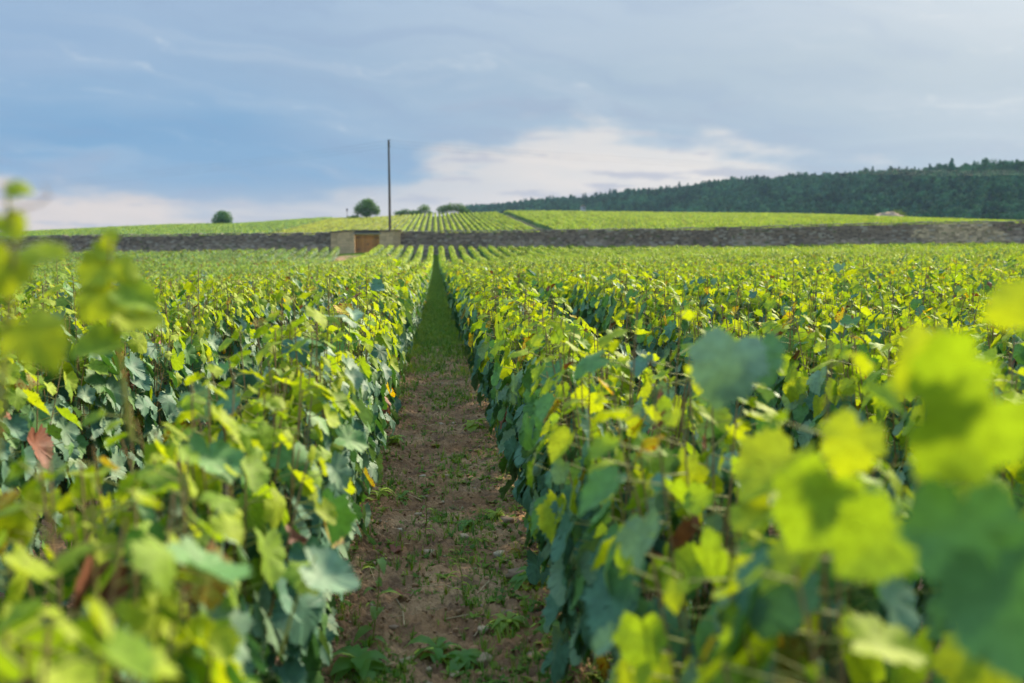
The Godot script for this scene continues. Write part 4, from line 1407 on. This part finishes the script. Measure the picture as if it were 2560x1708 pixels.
# azimuth from the row direction and height, in degrees
func sky_at(a: float, el: float, n1: FastNoiseLite, n2: FastNoiseLite) -> Color:
	var az := deg_to_rad(a)
	var e := deg_to_rad(el)
	var dir := Vector3(sin(az) * cos(e), sin(e), -cos(az) * cos(e))
	var ang := rad_to_deg(acos(clampf(dir.dot(toward_sun()), -1, 1)))
	var t := clampf(1.0 - ang / 75.0, 0.0, 1.0)
	var q := dir / (dir.y + 0.14)
	var big := n1.get_noise_3d(q.x * 0.40, q.z * 0.55, 0.3)
	var c := Color(0.560, 0.685, 0.820).lerp(Color(0.660, 0.740, 0.810), sm(0.10, 0.70, t))
	# thinner places in the sheet let the blue through
	var gap := n1.get_noise_3d(q.x * 0.16 + 3.3, q.z * 0.16, 4.0) + 0.62 * exp(-pow((a + 21.0) / 15.0, 2.0) - pow((el - 6.5) / 4.5, 2.0))
	c = c.lerp(Color(0.480, 0.650, 0.805), sm(-0.10, 0.45, gap) * 0.9)
	c = c.lerp(Color(0.660, 0.750, 0.850), sm(8.5, 13.5, el) * 0.55)
	c = c.lerp(Color(0.76, 0.805, 0.865), clampf(0.05 + big * 1.7, 0.0, 1.0) * 0.30 * sm(1.0, 7.0, el))
	c = c.lerp(Color(0.555, 0.655, 0.785), clampf(-big * 1.7, 0.0, 1.0) * 0.50 * sm(2.0, 6.0, el))
	# long slanting streaks and torn wisps
	var warp := n1.get_noise_2d(a * 0.05, el * 0.12) * 1.5
	var u := a * 0.055 + el * 0.06 + warp * 0.3
	var v := el * 0.42 + a * 0.05 + warp * 0.5
	var f1 := n2.get_noise_2d(u, v)
	var f2 := n2.get_noise_2d(u * 2.6 + 50.0, v * 2.2)
	c = c.lerp(Color(0.785, 0.825, 0.875), sm(0.05, 0.6, f1) * 0.24)
	c = c.lerp(Color(0.545, 0.640, 0.775), sm(0.05, 0.6, -f1) * 0.26)
	c = c.lerp(Color(0.90, 0.91, 0.92), sm(0.28, 0.65, f2) * sm(-0.10, 0.35, f1) * 0.34)
	# lavender veil low down, and the bright rim of clear evening sky under the sheet
	c = c.lerp(Color(0.765, 0.738, 0.765), sm(4.2, 1.0, el) * 0.65)
	var rim := table(RIM, a) + 0.7 * n1.get_noise_2d(a * 0.10, 1.0) + 1.7 * n2.get_noise_2d(a * 0.12, el * 0.5)
	c = c.lerp(Color(0.605, 0.665, 0.770), exp(-pow((el - rim - 0.9) / 0.8, 2.0)) * clampf(0.4 + f2 * 1.6, 0.0, 1.0) * 0.45 * table(RIM_POWER, a))
	var low := sm(rim + 0.7, rim - 1.2, el) * table(RIM_POWER, a)
	var pale := Color(0.880, 0.822, 0.795).lerp(Color(0.905, 0.880, 0.865), sm(0.20, 0.55, t))
	pale = pale.lerp(Color(0.945, 0.880, 0.850), sm(3.8, 1.4, el) * sm(0.25, 0.5, t) * 0.8)
	c = c.lerp(pale, low * (0.92 - 0.12 * clampf(f1 * 2.0, -1.0, 1.0)))
	var streak := n2.get_noise_2d(a * 0.10 + 31.0, el * 0.95 + a * 0.04)
	c = c.lerp(Color(0.680, 0.700, 0.775), sm(0.08, 0.36, streak) * low * 0.72)
	# veiled sun outside the frame; an overcast sheet is brighter overhead than at the horizon
	c = c.lerp(Color(0.96, 0.955, 0.935), clampf(exp(-ang / 11.5) * 2.9, 0.0, 0.97))
	var l := c.srgb_to_linear() * (1.0 + 2.2 * sm(10.0, 75.0, el) + 5.0 * exp(-ang * ang / 90.0))
	return Color(l.r, l.g, l.b)

func _ready() -> void:
	# camera
	cam = Camera3D.new()
	cam.name = "camera"
	cam.fov = 37.87
	cam.near = 0.05
	cam.far = 3000.0
	cam.position = Vector3(0, EYE, 0)
	cam.rotation = Vector3(deg_to_rad(-5.735), deg_to_rad(-4.366), 0)
	var lens := CameraAttributesPhysical.new()
	lens.frustum_focal_length = 35.0
	lens.frustum_focus_distance = 5.6
	lens.frustum_near = 0.05
	lens.frustum_far = 3000.0
	lens.exposure_aperture = 2.5
	cam.attributes = lens
	add_child(cam)
	cam.current = true
	# sky, haze, exposure
	var env := Environment.new()
	env.background_mode = Environment.BG_SKY
	env.sky = build_sky()
	env.background_energy_multiplier = 0.46
	env.tonemap_mode = Environment.TONE_MAPPER_LINEAR
	env.tonemap_exposure = 2.2
	env.sdfgi_enabled = true
	env.ssao_enabled = true
	env.ssil_enabled = true
	env.fog_enabled = true
	env.fog_light_color = Color(0.66, 0.80, 0.92)
	env.fog_density = 0.00013
	var we := WorldEnvironment.new()
	we.name = "environment"
	we.environment = env
	add_child(we)
	# hazy evening sun ahead on the right
	var sun := DirectionalLight3D.new()
	sun.name = "sun"
	sun.light_energy = 1.6
	sun.light_color = Color(1.0, 0.93, 0.80)
	sun.light_angular_distance = 9.0
	sun.shadow_enabled = true
	add_child(sun)
	sun.look_at_from_position(Vector3.ZERO, -toward_sun(), Vector3.UP)

	print("sky ", Time.get_ticks_msec())
	build_materials()
	rng.seed = 12
	for k in 10: leaf_hi.append(make_leaf(200 + k, true))
	cane_mesh = tube_mesh([Vector3.ZERO, Vector3(0, 1, 0)], [0.0029, 0.0023], 5)
	petiole_mesh = tube_mesh([Vector3.ZERO, Vector3(0, 1, 0)], [0.0016, 0.0013], 4)
	for k in 3:
		var a := k * 1.3
		trunk_meshes.append(tube_mesh([Vector3(0, 0, 0), Vector3(0.02 * cos(a), 0.12, 0.015), Vector3(-0.015, 0.25, 0.02 * sin(a)), Vector3(0.01, 0.36, -0.01), Vector3(0.02, 0.44, 0.10)], [0.034, 0.026, 0.029, 0.022, 0.012], 8))
	for k in 3: seg_mid.append(make_segment(400 + k, 2.0, 24.0, 1.22, 1.0, 1.04))
	for k in 4: seg_far.append(make_segment(420 + k, 3.0, 15.0, 1.58, 1.0, 1.04))
	for k in 4: seg_hill.append(make_segment(440 + k, 5.0, 7.0, 2.5, 0.85, 1.0))
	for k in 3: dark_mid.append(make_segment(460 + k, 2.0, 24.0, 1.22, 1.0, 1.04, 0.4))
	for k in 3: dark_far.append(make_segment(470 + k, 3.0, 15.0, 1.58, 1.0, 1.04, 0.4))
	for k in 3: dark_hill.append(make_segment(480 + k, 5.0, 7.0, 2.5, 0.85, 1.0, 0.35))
	build_terrain()
	build_soil()
	print("ground ", Time.get_ticks_msec())
	build_wall("dark weathered stone wall left of the gateway", [[-72.0, 114.0, 1.7], [-45.0, 111.0, 1.85], [-25.0, 107.5, 2.1], [-10.8, 105.0, 2.2]])
	build_wall("long dark stone wall right of the gateway with a pale mended stretch", [[-3.6, 105.0, 2.35], [9.0, 103.5, 2.45], [29.0, 96.0, 2.68], [38.0, 90.8, 2.95], [50.0, 84.0, 3.06], [64.0, 76.0, 3.25]])
	build_gate()
	build_pole()
	print("wall ", Time.get_ticks_msec())
	build_wood()
	build_trees()
	build_hill_rows()
	print("hill ", Time.get_ticks_msec())
	build_rows()
	print("rows ", Time.get_ticks_msec())
	build_grass()
	build_stones()
	build_weeds()
	build_straw()
	print("done ", Time.get_ticks_msec())
